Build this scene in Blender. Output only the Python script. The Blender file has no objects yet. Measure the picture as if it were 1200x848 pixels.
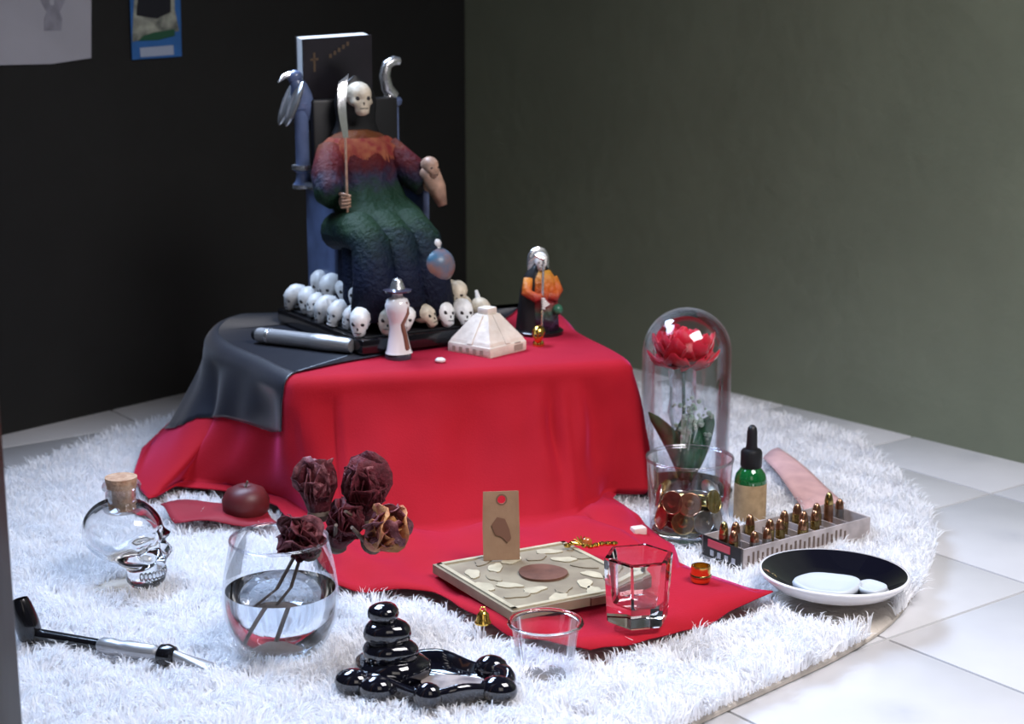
import bpy, bmesh, math, random
import numpy as np
from mathutils import Vector, Matrix, noise as mn
random.seed(7); rng = np.random.RandomState(7)
PI = math.pi
SC = bpy.context.scene; COL = SC.collection

# ---------------------------------------------------------------- camera
F = 1900.0; CH = 0.60; TH = math.radians(12.57)
cam_d = bpy.data.cameras.new('camera'); cam = bpy.data.objects.new('camera', cam_d); COL.objects.link(cam)
cam_d.sensor_width = 36; cam_d.lens = 36*F/1200; cam.location = (0, 0, CH)
cam.rotation_euler = (PI/2-TH, 0, 0); cam_d.clip_start = 0.05
cam_d.dof.use_dof = True; cam_d.dof.focus_distance = 1.55; cam_d.dof.aperture_fstop = 8
SC.camera = cam
def ray(px, py):
    u, v = px-600, py-424
    return Vector((u, F*math.cos(TH)-v*math.sin(TH), -(F*math.sin(TH)+v*math.cos(TH))))
def G(px, py, z=0.0):                       # floor-survey helper: point at height z seen at a photo pixel
    r = ray(px, py); k = (z-CH)/r.z; return Vector((r.x*k, r.y*k, z))
def P(px, py, Y):
    r = ray(px, py); k = Y/r.y; return Vector((r.x*k, Y, CH+r.z*k))
# ---------------------------------------------------------------- world, lights, exposure
w = bpy.data.worlds.new('world'); SC.world = w; w.use_nodes = True
w.node_tree.nodes['Background'].inputs[0].default_value = (0.62, 0.68, 0.80, 1)
w.node_tree.nodes['Background'].inputs[1].default_value = 0.03
def area(name, loc, target, sx, sy, power, color, spread=180):
    l = bpy.data.lights.new(name, 'AREA'); l.shape = 'RECTANGLE'; l.size = sx; l.size_y = sy; l.energy = power; l.color = color; l.spread = math.radians(spread)
    o = bpy.data.objects.new(name, l); COL.objects.link(o); o.location = loc
    o.rotation_euler = (Vector(target)-Vector(loc)).to_track_quat('-Z', 'Y').to_euler(); return o
area('window_light', (-0.83, 1.88, 1.42), (-0.10, 1.22, 0.0), 0.7, 0.5, 9, (0.52, 0.70, 1.0), 82)
area('added_back_light', (-0.48, 2.36, 1.12), (-0.16, 1.92, 0.2), 0.4, 0.4, 2.6, (0.62, 0.76, 1.0), 62)  # added source behind the altar, out of view, for sheen on the satin
area('added_overhead_light', (0.72, 0.92, 1.50), (0.36, 1.38, 0.0), 0.8, 0.6, 15, (1.0, 0.96, 0.97), 115)  # added overhead source out of view, brightens the right wall and rug
area('doorway_light', (0.2, -0.6, 1.3), (0.1, 1.6, 0.0), 0.8, 1.0, 0.6, (1.0, 0.92, 0.86), 80)
SC.view_settings.view_transform = 'Standard'; SC.view_settings.look = 'None'
SC.view_settings.gamma = 1; SC.view_settings.use_curve_mapping = False; SC.view_settings.exposure = 0.0

# ---------------------------------------------------------------- materials
def mat(name, c, rough=0.5, metal=0.0, spec=0.5, var=0.0, vscale=20, bump=0.0, bscale=60, trans=0, ior=1.45, sheen=0, coat=0, c2=None, sss=0, emit=None, stretch=None):
    m = bpy.data.materials.new(name); m.use_nodes = True; nt = m.node_tree; b = nt.nodes['Principled BSDF']
    b.inputs['Base Color'].default_value = (*c, 1); b.inputs['Roughness'].default_value = rough; b.inputs['Metallic'].default_value = metal
    b.inputs['Specular IOR Level'].default_value = spec; b.inputs['IOR'].default_value = ior
    b.inputs['Transmission Weight'].default_value = trans; b.inputs['Sheen Weight'].default_value = sheen; b.inputs['Coat Weight'].default_value = coat
    if sheen: b.inputs['Sheen Roughness'].default_value = 0.4
    if sss: b.inputs['Subsurface Weight'].default_value = sss; b.inputs['Subsurface Radius'].default_value = (.01, .01, .01)
    tc = nt.nodes.new('ShaderNodeTexCoord'); mp = nt.nodes.new('ShaderNodeMapping'); nt.links.new(tc.outputs['Object'], mp.inputs[0])
    if stretch: mp.inputs['Scale'].default_value = stretch
    if var or c2:
        n = nt.nodes.new('ShaderNodeTexNoise'); n.inputs['Scale'].default_value = vscale; n.inputs['Detail'].default_value = 5
        nt.links.new(mp.outputs[0], n.inputs['Vector'])
        r = nt.nodes.new('ShaderNodeValToRGB'); r.color_ramp.elements[0].position = .35; r.color_ramp.elements[1].position = .68
        a = c if c2 else tuple(x*(1-var) for x in c); d = c2 if c2 else tuple(min(1, x*(1+var)) for x in c)
        r.color_ramp.elements[0].color = (*a, 1); r.color_ramp.elements[1].color = (*d, 1)
        nt.links.new(n.outputs['Fac'], r.inputs[0]); nt.links.new(r.outputs[0], b.inputs['Base Color'])
    if bump:
        n = nt.nodes.new('ShaderNodeTexNoise'); n.inputs['Scale'].default_value = bscale; n.inputs['Detail'].default_value = 6
        nt.links.new(mp.outputs[0], n.inputs['Vector'])
        bp = nt.nodes.new('ShaderNodeBump'); bp.inputs['Strength'].default_value = bump; bp.inputs['Distance'].default_value = 0.004
        nt.links.new(n.outputs['Fac'], bp.inputs['Height']); nt.links.new(bp.outputs[0], b.inputs['Normal'])
    return m
def ramp_mat(name, stops, z0, z1, rough=0.4, nz=0.15, nscale=60, coat=0):
    m = mat(name, (.5, .5, .5), rough, bump=.9, bscale=160, coat=coat); nt = m.node_tree; b = nt.nodes['Principled BSDF']
    tc = nt.nodes.new('ShaderNodeTexCoord'); sp = nt.nodes.new('ShaderNodeSeparateXYZ'); nt.links.new(tc.outputs['Object'], sp.inputs[0])
    mr = nt.nodes.new('ShaderNodeMapRange'); mr.inputs[1].default_value = z0; mr.inputs[2].default_value = z1; nt.links.new(sp.outputs[2], mr.inputs[0])
    n = nt.nodes.new('ShaderNodeTexNoise'); n.inputs['Scale'].default_value = nscale; nt.links.new(tc.outputs['Object'], n.inputs['Vector'])
    ma = nt.nodes.new('ShaderNodeMath'); ma.operation = 'MULTIPLY_ADD'; ma.inputs[1].default_value = nz*2; nt.links.new(n.outputs['Fac'], ma.inputs[0])
    ad = nt.nodes.new('ShaderNodeMath'); ad.operation = 'SUBTRACT'; ad.inputs[1].default_value = nz; nt.links.new(mr.outputs[0], ad.inputs[0])
    nt.links.new(ad.outputs[0], ma.inputs[2])
    r = nt.nodes.new('ShaderNodeValToRGB'); cr = r.color_ramp
    while len(cr.elements) < len(stops): cr.elements.new(.5)
    for e, (p, c) in zip(cr.elements, stops): e.position = p; e.color = (*c, 1)
    nt.links.new(ma.outputs[0], r.inputs[0]); nt.links.new(r.outputs[0], b.inputs['Base Color']); return m
def thin_glass(name, tint=(0.96, 0.98, 1.0), refl=1.0, base=0.03):
    m = bpy.data.materials.new(name); m.use_nodes = True; nt = m.node_tree; nt.nodes.clear()
    o = nt.nodes.new('ShaderNodeOutputMaterial'); mx = nt.nodes.new('ShaderNodeMixShader')
    t = nt.nodes.new('ShaderNodeBsdfTransparent'); t.inputs[0].default_value = (*tint, 1)
    g = nt.nodes.new('ShaderNodeBsdfGlossy'); g.inputs['Roughness'].default_value = 0.03; g.inputs[0].default_value = (1, 1, 1, 1)
    lw = nt.nodes.new('ShaderNodeLayerWeight'); lw.inputs[0].default_value = 0.25
    ma = nt.nodes.new('ShaderNodeMath'); ma.operation = 'MULTIPLY_ADD'; ma.inputs[1].default_value = 0.55*refl; ma.inputs[2].default_value = base
    nt.links.new(lw.outputs['Fresnel'], ma.inputs[0]); nt.links.new(ma.outputs[0], mx.inputs[0])
    nt.links.new(t.outputs[0], mx.inputs[1]); nt.links.new(g.outputs[0], mx.inputs[2]); nt.links.new(mx.outputs[0], o.inputs[0]); return m
M = {}
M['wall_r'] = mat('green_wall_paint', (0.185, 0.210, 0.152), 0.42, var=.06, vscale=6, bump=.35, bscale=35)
M['wall_l'] = mat('shaded_green_wall_paint', (0.009, 0.0090, 0.0085), 0.7, var=.15, vscale=6, bump=.3, bscale=35)  # same green paint as the right wall, its shade put into the colour
M['grout'] = mat('grey_grout', (.42, .42, .42), .85, bump=.3)
M['fur'] = mat('white_fur', (.96, .96, .98), .85)
_nt = M['fur'].node_tree; _o = _nt.nodes['Material Output']; _b = _nt.nodes['Principled BSDF']; _t = _nt.nodes.new('ShaderNodeBsdfTranslucent'); _t.inputs[0].default_value = (.96, .96, .98, 1)
_m = _nt.nodes.new('ShaderNodeMixShader'); _m.inputs[0].default_value = .45; _nt.links.new(_b.outputs[0], _m.inputs[1]); _nt.links.new(_t.outputs[0], _m.inputs[2]); _nt.links.new(_m.outputs[0], _o.inputs[0])
M['rugbase'] = mat('rug_backing', (.60, .54, .48), .95, bump=1, bscale=80)  # tan puts the shadow below the rug's edge into the backing colour
M['red'] = mat('red_fabric', (.38, .008, .018), .8, spec=.15, var=.06, vscale=14, sheen=.55, bump=.12, bscale=500)
M['red'].node_tree.nodes['Principled BSDF'].inputs['Sheen Tint'].default_value = (1, .12, .38, 1)
M['satin'] = mat('black_satin', (.006, .008, .018), .40, spec=.8, coat=.12, sheen=.15, bump=.05, bscale=40)
M['stool'] = mat('dark_stained_wood', (.06, .03, .02), .5, var=.3, vscale=10, stretch=(1, 8, 8))
M['black'] = mat('black_gloss', (.006, .006, .008), .18, coat=.5)
M['blackm'] = mat('black_matt_paint', (.008, .008, .010), .45)
M['ceramic'] = mat('black_ceramic_glaze', (.005, .005, .010), .07, spec=.8, coat=1)
M['throne'] = mat('navy_lacquer', (.11, .15, .28), .30, coat=.4, var=.2, vscale=40)
M['silver'] = mat('silver_paint', (.72, .73, .76), .25, metal=.9, bump=.2, bscale=120)
M['steel'] = mat('brushed_steel', (.46, .46, .48), .38, metal=.7, var=.2, vscale=30, stretch=(1, 20, 20))
M['bone'] = mat('ivory_paint', (.62, .54, .42), .4, var=.25, vscale=70, bump=.4, bscale=150)
M['bonew'] = mat('pale_ivory_paint', (.80, .79, .78), .33, var=.15, vscale=70, bump=.3, bscale=150)
M['gold'] = mat('gold_metal', (.80, .52, .12), .22, metal=1)
M['goldp'] = mat('old_gold_print', (.12, .08, .05), .5, metal=.3)
M['socket'] = mat('dark_recess', (.02, .015, .015), .7)
M['tan'] = mat('tan_paint', (.42, .26, .19), .45, var=.3, vscale=80, bump=.4)
M['paper'] = mat('white_paper', (.40, .40, .45), .8, var=.05, vscale=12)
M['printgrey'] = mat('grey_ink', (.28, .28, .33), .8, var=.25, vscale=40)
M['pages'] = mat('book_pages', (.85, .85, .84), .8, bump=.3, bscale=20, stretch=(1, 60, 1))
M['cover'] = mat('black_book_cover', (.012, .010, .014), .35, var=.3, vscale=20)
M['stone'] = mat('cream_stone', (.74, .66, .58), .65, var=.12, vscale=40, bump=.4, bscale=90)
M['stoned'] = mat('stone_carving', (.36, .30, .25), .8)
M['thin'] = thin_glass('clear_glass')
M['thinp'] = thin_glass('clear_plastic', (.97, .97, 1.0), 1.1, .05)
M['glass'] = mat('solid_glass', (.97, .985, 1), .01, trans=1, ior=1.46)
M['water'] = mat('water', (.97, .98, 1), .0, trans=1, ior=1.33)
M['cork'] = mat('cork', (.55, .36, .24), .85, c2=(.38, .20, .12), vscale=120, bump=.6, bscale=200)
M['green_glass'] = mat('green_bottle_glass', (.01, .16, .04), .05, trans=.35, coat=1)
M['label'] = mat('kraft_label', (.46, .32, .18), .8, c2=(.30, .20, .11), vscale=90)
M['brass'] = mat('brass', (.46, .34, .13), .22, metal=1, var=.15, vscale=100)
M['copper'] = mat('copper', (.38, .20, .12), .28, metal=1, var=.2, vscale=100)
M['nickel'] = mat('nickel', (.45, .43, .40), .3, metal=1, var=.2, vscale=100)
M['rosered'] = mat('red_petal', (.60, .008, .030), .55, var=.25, vscale=60, sheen=.3)
M['dried'] = mat('dried_maroon_petal', (.055, .005, .010), .7, c2=(.15, .015, .028), vscale=110, bump=.8, bscale=180)
M['driedp'] = mat('dried_pink_petal_edge', (.36, .13, .15), .6, c2=(.10, .012, .02), vscale=90, bump=.8, bscale=180)
M['driedo'] = mat('dried_orange_petal', (.62, .30, .10), .6, c2=(.50, .10, .10), vscale=60, bump=.8, bscale=180)
M['leaf'] = mat('green_leaf', (.04, .17, .07), .45, var=.3, vscale=50)
M['sprig'] = mat('pale_green_sprig', (.30, .50, .32), .6, c2=(.75, .85, .78), vscale=120)
M['stem'] = mat('brown_stem', (.14, .10, .08), .7, bump=.5)
M['tray'] = mat('frosted_tray_plastic', (.52, .46, .46), .35, trans=.25, var=.2, vscale=60)
M['white'] = mat('white_glaze', (.80, .78, .80), .15, coat=.6)
M['wax'] = mat('white_wax', (.52, .56, .62), .45, sss=.2)
M['redprint'] = mat('red_label_ink', (.55, .06, .09), .5)
M['pink'] = mat('pale_pink_paper', (.62, .38, .37), .8, c2=(.50, .30, .30), vscale=40)
M['kraft'] = mat('kraft_card', (.34, .21, .13), .85, c2=(.28, .165, .10), vscale=40, bump=.2)
M['kraftd'] = mat('brown_ink', (.18, .085, .055), .85)
M['board'] = mat('khaki_print', (.30, .25, .17), .6, c2=(.20, .16, .11), vscale=30)
M['boardl'] = mat('cream_print', (.46, .40, .28), .6, var=.15, vscale=60)
M['boardd'] = mat('brown_print', (.13, .055, .035), .6, var=.25, vscale=60)
M['blue'] = mat('blue_print', (.035, .14, .40), .4, var=.15, vscale=20)
M['jamb'] = mat('dark_varnished_wood', (.022, .016, .009), .5, var=.25, vscale=6, stretch=(8, 8, 1))
M['jamb_edge'] = mat('orange_varnished_wood', (.55, .22, .06), .5, var=.25, vscale=6, stretch=(8, 8, 1))
M['maroon'] = mat('maroon_skin', (.085, .010, .014), .45, c2=(.14, .02, .02), vscale=30)
M['hat'] = mat('dark_hat_paint', (.05, .045, .07), .2, coat=.6)
M['porcelain'] = mat('white_porcelain', (.82, .80, .82), .12, coat=1)
M['brownp'] = mat('brown_glaze', (.22, .09, .06), .25, coat=.6)
M['robe'] = ramp_mat('rainbow_robe_paint', [(0, (.003, .005, .016)), (.26, (.003, .007, .026)), (.42, (.004, .014, .018)), (.52, (.007, .028, .011)), (.66, (.008, .028, .016)), (.73, (.020, .020, .045)), (.80, (.05, .006, .014)), (.90, (.10, .007, .007)), (1, (.14, .045, .015))], 0.04, 0.245, .65, .10, 55)
M['robe'].node_tree.nodes['Principled BSDF'].inputs['Specular IOR Level'].default_value = .25
M['robe2'] = ramp_mat('small_rainbow_robe_paint', [(0, (.01, .01, .015)), (.2, (.05, .025, .07)), (.38, (.04, .10, .07)), (.52, (.32, .015, .03)), (.72, (.55, .11, .015)), (1, (.62, .30, .04))], 0.0, 0.085, .4, .10, 60)
M['globe'] = mat('globe_paint', (.04, .13, .22), .35, c2=(.34, .15, .10), vscale=38)

# ---------------------------------------------------------------- mesh builder
class MB:
    def __init__(s): s.v = []; s.f = []
    def add(s, vs, fs, T=None):
        b = len(s.v); s.v += [tuple(T @ Vector(p)) if T else tuple(p) for p in vs]; s.f += [tuple(i+b for i in f) for f in fs]; return s
    def grid(s, rows, closed=False, cap0=False, cap1=False, T=None):
        n = len(rows[0]); vs = [p for r in rows for p in r]; fs = []
        for i in range(len(rows)-1):
            for j in range(n if closed else n-1):
                k = (j+1) % n; fs.append((i*n+j, i*n+k, (i+1)*n+k, (i+1)*n+j))
        if cap0: fs.append(tuple(range(n))[::-1])
        if cap1: fs.append(tuple(range((len(rows)-1)*n, len(rows)*n)))
        return s.add(vs, fs, T)
    def lathe(s, prof, seg=32, T=None, cap0=False, cap1=False, wob=None):
        rows = []
        for r, z in prof:
            rows.append([((r*(wob(2*PI*k/seg, z) if wob else 1))*math.cos(2*PI*k/seg), (r*(wob(2*PI*k/seg, z) if wob else 1))*math.sin(2*PI*k/seg), z) for k in range(seg)])
        return s.grid(rows, True, cap0, cap1, T)
    def box(s, lo, hi, T=None, bev=0.0):
        if bev <= 0:
            (a, b, c), (d, e, f) = lo, hi
            return s.add([(a,b,c),(d,b,c),(d,e,c),(a,e,c),(a,b,f),(d,b,f),(d,e,f),(a,e,f)], [(3,2,1,0),(4,5,6,7),(0,1,5,4),(1,2,6,5),(2,3,7,6),(3,0,4,7)], T)
        bm = bmesh.new(); bmesh.ops.create_cube(bm, size=1)
        for v in bm.verts: v.co = Vector([lo[i]+(v.co[i]+.5)*(hi[i]-lo[i]) for i in range(3)])
        bmesh.ops.bevel(bm, geom=bm.edges[:], offset=bev, segments=2, affect='EDGES', profile=.5)
        bm.verts.index_update(); s.add([v.co[:] for v in bm.verts], [[v.index for v in f.verts] for f in bm.faces], T); bm.free(); return s
    def tube(s, pts, rad, seg=10, cap=True, T=None):
        pts = [Vector(p) for p in pts]; n = len(pts); rad = rad if isinstance(rad, (list, tuple)) else [rad]*n; rows = []
        up = None
        for i, p in enumerate(pts):
            d = (pts[min(i+1, n-1)]-pts[max(i-1, 0)]).normalized()
            if up is None: up = d.orthogonal().normalized()
            up = (up-d*up.dot(d)).normalized(); sd = d.cross(up)
            rows.append([tuple(p+(up*math.cos(2*PI*k/seg)+sd*math.sin(2*PI*k/seg))*rad[i]) for k in range(seg)])
        return s.grid(rows, True, cap, cap, T)
    def ball(s, c, r, seg=16, T=None, fn=None):
        r = (r, r, r) if isinstance(r, (int, float)) else r; rows = []
        for i in range(seg//2+1):
            a = PI*i/(seg//2); a = min(max(a, .02), PI-.02); row = []
            for k in range(seg):
                b = 2*PI*k/seg; d = Vector((math.sin(a)*math.cos(b), math.sin(a)*math.sin(b), math.cos(a)))
                q = fn(d) if fn else d
                row.append((c[0]+r[0]*q[0], c[1]+r[1]*q[1], c[2]+r[2]*q[2]))
            rows.append(row)
        return s.grid(rows, True, True, True, T)
    def build(s, name, m, parent=None, smooth=True, ang=40, loc=None):
        me = bpy.data.meshes.new(name); me.from_pydata(s.v, [], s.f); me.update()
        bm = bmesh.new(); bm.from_mesh(me); bmesh.ops.recalc_face_normals(bm, faces=bm.faces); bm.to_mesh(me); bm.free()
        if smooth:
            me.polygons.foreach_set('use_smooth', [True]*len(me.polygons)); me.set_sharp_from_angle(angle=math.radians(ang))
        me.materials.append(m)
        o = bpy.data.objects.new(name, me); COL.objects.link(o)
        if parent: o.parent = parent
        if loc: o.location = loc
        return o
def tag(o, label=None, cat=None, group=None, kind=None):
    if label: o['label'] = label
    if cat: o['category'] = cat
    if group: o['group'] = group
    if kind: o['kind'] = kind
    return o
def thing(name, loc, label, cat, rz=0, group=None, rx=0, ry=0):
    o = bpy.data.objects.new(name, None); COL.objects.link(o); o.location = loc; o.rotation_euler = (rx, ry, rz); o.empty_display_size = .02
    return tag(o, label, cat, group)
def copy_obj(o, parent=None, **kw):
    c = o.copy(); COL.objects.link(c)
    if parent: c.parent = parent
    for k, v in kw.items(): setattr(c, k, v)
    return c
def copy_tree(o, parent=None):
    c = copy_obj(o, parent)
    for ch in list(o.children): copy_tree(ch, c)
    return c
def TR(x=0, y=0, z=0, rz=0, rx=0, ry=0, s=1):
    return Matrix.Translation((x, y, z)) @ Matrix.Rotation(rz, 4, 'Z') @ Matrix.Rotation(ry, 4, 'Y') @ Matrix.Rotation(rx, 4, 'X') @ Matrix.Diagonal((s, s, s, 1))
def fract(x): return x-math.floor(x)

# ---------------------------------------------------------------- room
A0 = math.radians(36.75); D1 = Vector((-math.sin(A0), math.cos(A0), 0)); D2 = Vector((math.cos(A0), math.sin(A0), 0))
corner = G(547, 384); wl = G(10, 508); wr = G(1200, 543)
dl = (wl-corner).normalized(); dr = (wr-corner).normalized()
def wall(name, d, length, side, m):
    n = Vector((-d.y, d.x, 0))*side; t = .12; e = corner+d*length; s0 = corner-d*.12
    mb = MB(); q = [s0, e, e+n*t, s0+n*t]
    mb.add([(p.x, p.y, -.05) for p in q]+[(p.x, p.y, 2.5) for p in q], [(0,1,2,3),(4,5,6,7),(0,1,5,4),(1,2,6,5),(2,3,7,6),(3,0,4,7)])
    return tag(mb.build(name, m, smooth=False), kind='structure')
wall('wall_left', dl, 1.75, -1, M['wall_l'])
wall('wall_right', dr, 3.6, 1, M['wall_r'])
fl = MB(); e1 = corner+dl*3.2; e2 = corner+dr*3.9
fc = [(-2.3, -.6), (2.6, -.6), (2.6, 3.4), (-2.3, 3.4)]
fl.add([(x, y, -.06) for x, y in fc]+[(x, y, -.002) for x, y in fc], [(3,2,1,0),(4,5,6,7),(0,1,5,4),(1,2,6,5),(2,3,7,6),(3,0,4,7)])
floor = tag(fl.build('floor', M['grout'], smooth=False), kind='structure')
# tiles: one mesh, one object each
TS = (G(1012, 620)-G(1210, 689)).length
m = mat('white_floor_tile', (.56, .56, .585), .28, var=.03, vscale=14, bump=.05, bscale=20); nt = m.node_tree; b = nt.nodes['Principled BSDF']
tc = nt.nodes.new('ShaderNodeTexCoord'); mp = nt.nodes.new('ShaderNodeMapping'); mp.inputs['Scale'].default_value = (30, 30, 1); nt.links.new(tc.outputs['Object'], mp.inputs[0])
gr = nt.nodes.new('ShaderNodeTexGradient'); gr.gradient_type = 'SPHERICAL'; nt.links.new(mp.outputs[0], gr.inputs[0])
nz = nt.nodes.new('ShaderNodeTexNoise'); nz.inputs['Scale'].default_value = 60; nt.links.new(tc.outputs['Object'], nz.inputs['Vector'])
mu = nt.nodes.new('ShaderNodeMath'); mu.operation = 'MULTIPLY'; nt.links.new(gr.outputs['Fac'], mu.inputs[0]); nt.links.new(nz.outputs['Fac'], mu.inputs[1])
old = b.inputs['Base Color'].links[0].from_socket
mxn = nt.nodes.new('ShaderNodeMix'); mxn.data_type = 'RGBA'; nt.links.new(mu.outputs[0], mxn.inputs[0]); nt.links.new(old, mxn.inputs[6]); mxn.inputs[7].default_value = (.42, .43, .47, 1)
nt.links.new(mxn.outputs[2], b.inputs['Base Color']); M['tile'] = m
tm = MB().box((-TS/2+.0016, -TS/2+.0016, -.008), (TS/2-.0016, TS/2-.0016, 0), bev=.0012)
T0 = G(1012, 620); first = None; ang = math.atan2(D1.y, D1.x)
nl = Vector((-dl.y, dl.x, 0)); nr = Vector((dr.y, -dr.x, 0))
for i in range(-9, 12):
    for j in range(-8, 12):
        c = T0-D1*TS*(i+.5)+D2*TS*(j+.5)
        sl = (c-corner).dot(nl); sr = (c-corner).dot(nr)
        if sl < -TS*.2 or sr < -TS*.2: continue
        if c.y < .75 or abs(c.x) > .42*c.y+.35: continue
        if first is None:
            first = tm.build('tile', M['tile'], floor, ang=30); first.location = c; first.rotation_euler = (0, 0, ang)
        else: copy_obj(first, floor, location=c)
# door post, left foreground
jp = P(22, 780, .98); jx = P(12, 620, 1.06).x-.004
mb = MB(); mb.box((jx-.16, .98, -.01), (jx+.004, 1.06, 2.1), bev=.004)
tag(mb.build('trim_1', M['jamb']), kind='structure')
mb = MB(); mb.box((jx-.17, .955, -.01), (jx-.0005, .980, 2.1), bev=.003)
tag(mb.build('trim_2', M['jamb_edge']), kind='structure')

# papers on the left wall
def WL(px, py, off=.002):
    r = ray(px, py); n = Vector((-dl.y, dl.x, 0)); n = n if n.dot(Vector((0, -1, 0))) > 0 else -n
    k = (corner+n*off-Vector((0, 0, CH))).dot(n)/r.dot(n); return Vector((0, 0, CH))+r*k
def sheet(name, pts, m, off, parent=None, n=None, th=.0008):
    nrm = Vector((-dl.y, dl.x, 0)); nrm = nrm if nrm.y < 0 else -nrm
    q = [WL(x, y, off) for x, y in pts]; mb = MB(); k = len(q)
    org = parent.location if parent else Vector((0, 0, 0))
    mb.add([tuple(p-org) for p in q]+[tuple(p-org-nrm*th) for p in q], [tuple(range(k)), tuple(range(k, 2*k))[::-1]]+[(i, (i+1) % k, k+(i+1) % k, k+i) for i in range(k)])
    return mb.build(name, m, parent, smooth=False)
pr = thing('wall_poster', WL(50, 40), 'large white sheet with grey drawing taped on dark wall, top left', 'poster')
sheet('paper', [(-30, -60), (111, -60), (107, 0), (107, 68), (60, 75), (-30, 77)], M['paper'], .004, pr)
sheet('printed_figure', [(46, -30), (78, -30), (76, 2), (70, 14), (73, 22), (72, 36), (52, 36), (52, 22), (55, 14), (48, 2)], M['printgrey'], .0046, pr)
sheet('printed_gap', [(57, -8), (64, -8), (63, 6), (59, 6)], M['paper'], .005, pr)
pc = thing('blue_card', WL(180, 30), 'small blue bordered picture card fixed on dark wall', 'card')
sheet('card', [(150, -60), (210, -60), (213, 66), (155, 70)], M['blue'], .004, pc)
sheet('picture', [(160, -50), (203, -50), (205, 12), (210, 36), (186, 42), (155, 49), (156, 24)], mat('card_picture', (.10, .11, .10), .5, c2=(.48, .50, .42), vscale=45), .0046, pc)
sheet('dark_figure', [(166, -50), (201, -50), (200, 14), (184, 22), (160, 18)], mat('card_dark_figure', (.012, .013, .02), .5), .0051, pc)
sheet('green_strip', [(168, 42), (180, 38), (205, 34), (205, 42), (185, 47), (162, 48)], mat('card_green', (.02, .09, .05), .5), .0052, pc)
sheet('caption_strip', [(164, 56), (203, 53), (204, 64), (165, 67)], mat('card_caption', (.36, .42, .55), .5), .0051, pc)

# ---------------------------------------------------------------- rug
RZ = .022
rug_px = [(-60, 620), (10, 572), (75, 546), (140, 523), (230, 500), (420, 472), (640, 462), (800, 470), (880, 490), (945, 510), (1005, 530), (1050, 570), (1088, 615), (1100, 655), (1078, 700), (1050, 738), (990, 775), (930, 803), (860, 835), (800, 865), (700, 930), (560, 990), (380, 1000), (180, 990), (-60, 960), (-150, 760)]
rug_w = [G(x, y, .0).to_2d() for x, y in rug_px]
def smooth_closed(pts, it=2):
    for _ in range(it):
        o = []
        for i in range(len(pts)):
            a, b_ = pts[i], pts[(i+1) % len(pts)]; o += [a*.75+b_*.25, a*.25+b_*.75]
        pts = o
    return pts
rug_o = smooth_closed(rug_w)
def inpoly(P_, poly):
    x, y = P_[:, 0], P_[:, 1]; c = np.zeros(len(x), bool); n = len(poly)
    for i in range(n):
        x0, y0 = poly[i]; x1, y1 = poly[(i+1) % n]
        if y0 == y1: continue
        t = ((y0 > y) != (y1 > y)) & (x < (x1-x0)*(y-y0)/(y1-y0)+x0); c ^= t
    return c
ctr = sum(rug_o, Vector((0, 0)))/len(rug_o)
rug = thing('fur_rug', (ctr.x, ctr.y, 0), 'fluffy white fur rug spread on tiled floor under red altar', 'rug')
mb = MB(); rows = []
for s_, z_ in [(.988, .001), (.988, .004), (.975, .010), (.95, .014), (.85, .014), (.6, .014), (.3, .014), (.05, .014)]:
    rows.append([((p.x-ctr.x)*s_, (p.y-ctr.y)*s_, z_) for p in rug_o])
mb.grid(rows, True, True, True); mb.build('backing', M['rugbase'], rug)

# ---------------------------------------------------------------- altar: stool, red cloth, black satin
ZT = .186; ZB = RZ+.012
stool = thing('low_stool', (-.105, 1.99, 0), 'low wooden stool hidden under the red altar cloth', 'stool', rz=math.radians(13.8))
MB().box((-.185, -.17, .155), (.185, .17, .180), bev=.006).build('stool_top', M['stool'], stool)
for sx in (-1, 1):
    for sy in (-1, 1):
        MB().box((sx*.155-.014, sy*.14-.014, .0), (sx*.155+.014, sy*.14+.014, .156), bev=.002).build('leg', M['stool'], stool)
cc = Vector((-.105, 1.99))
def g2(x, y): return G(x, y, ZB).to_2d()
# keys: edge point on the top, foot point, floor reach
K = [((.05, 2.20), (.10, 2.24), (.11, 2.25)), ((.09, 2.04), (.15, 2.03), (.16, 2.03)), ((.128, 1.93), (.170, 1.90), (.180, 1.90)),
     ((.142, 1.868), (.165, 1.835), g2(748, 545)), ((.125, 1.850), g2(712, 578), g2(718, 582)), ((.095, 1.842), g2(700, 588), g2(752, 607)), ((.075, 1.836), g2(685, 596), g2(790, 640)),
     ((.060, 1.832), g2(675, 602), g2(803, 680)), ((.045, 1.828), g2(664, 606), g2(906, 698)), ((.025, 1.823), g2(640, 610), g2(800, 735)), ((0, 1.817), g2(600, 613), g2(692, 764)),
     ((-.05, 1.806), g2(550, 617), g2(595, 738)), ((-.10, 1.794), g2(500, 622), g2(508, 693)), ((-.15, 1.783), g2(450, 630), g2(445, 688)), ((-.20, 1.772), g2(405, 632), g2(394, 684)),
     ((-.235, 1.766), g2(370, 612), g2(356, 632)), ((-.254, 1.775), g2(330, 586), g2(325, 592)), ((-.280, 1.810), g2(285, 572), g2(283, 575)), ((-.310, 1.860), g2(246, 568), g2(242, 571)),
     ((-.340, 1.905), g2(210, 566), g2(206, 568)), ((-.366, 1.950), g2(178, 580), g2(174, 583)), ((-.386, 2.005), g2(160, 558), g2(156, 558)), ((-.392, 2.06), (-.47, 2.03), (-.48, 2.03)), ((-.385, 2.12), (-.46, 2.17), (-.47, 2.18)), ((-.35, 2.16), (-.37, 2.22), (-.37, 2.23)),
     ((-.25, 2.165), (-.26, 2.20), (-.26, 2.21)), ((-.10, 2.185), (-.10, 2.22), (-.10, 2.23))]
K = [tuple(Vector((p[0], p[1])) for p in k) for k in K]
NK = len(K); SUB = 8
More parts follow.
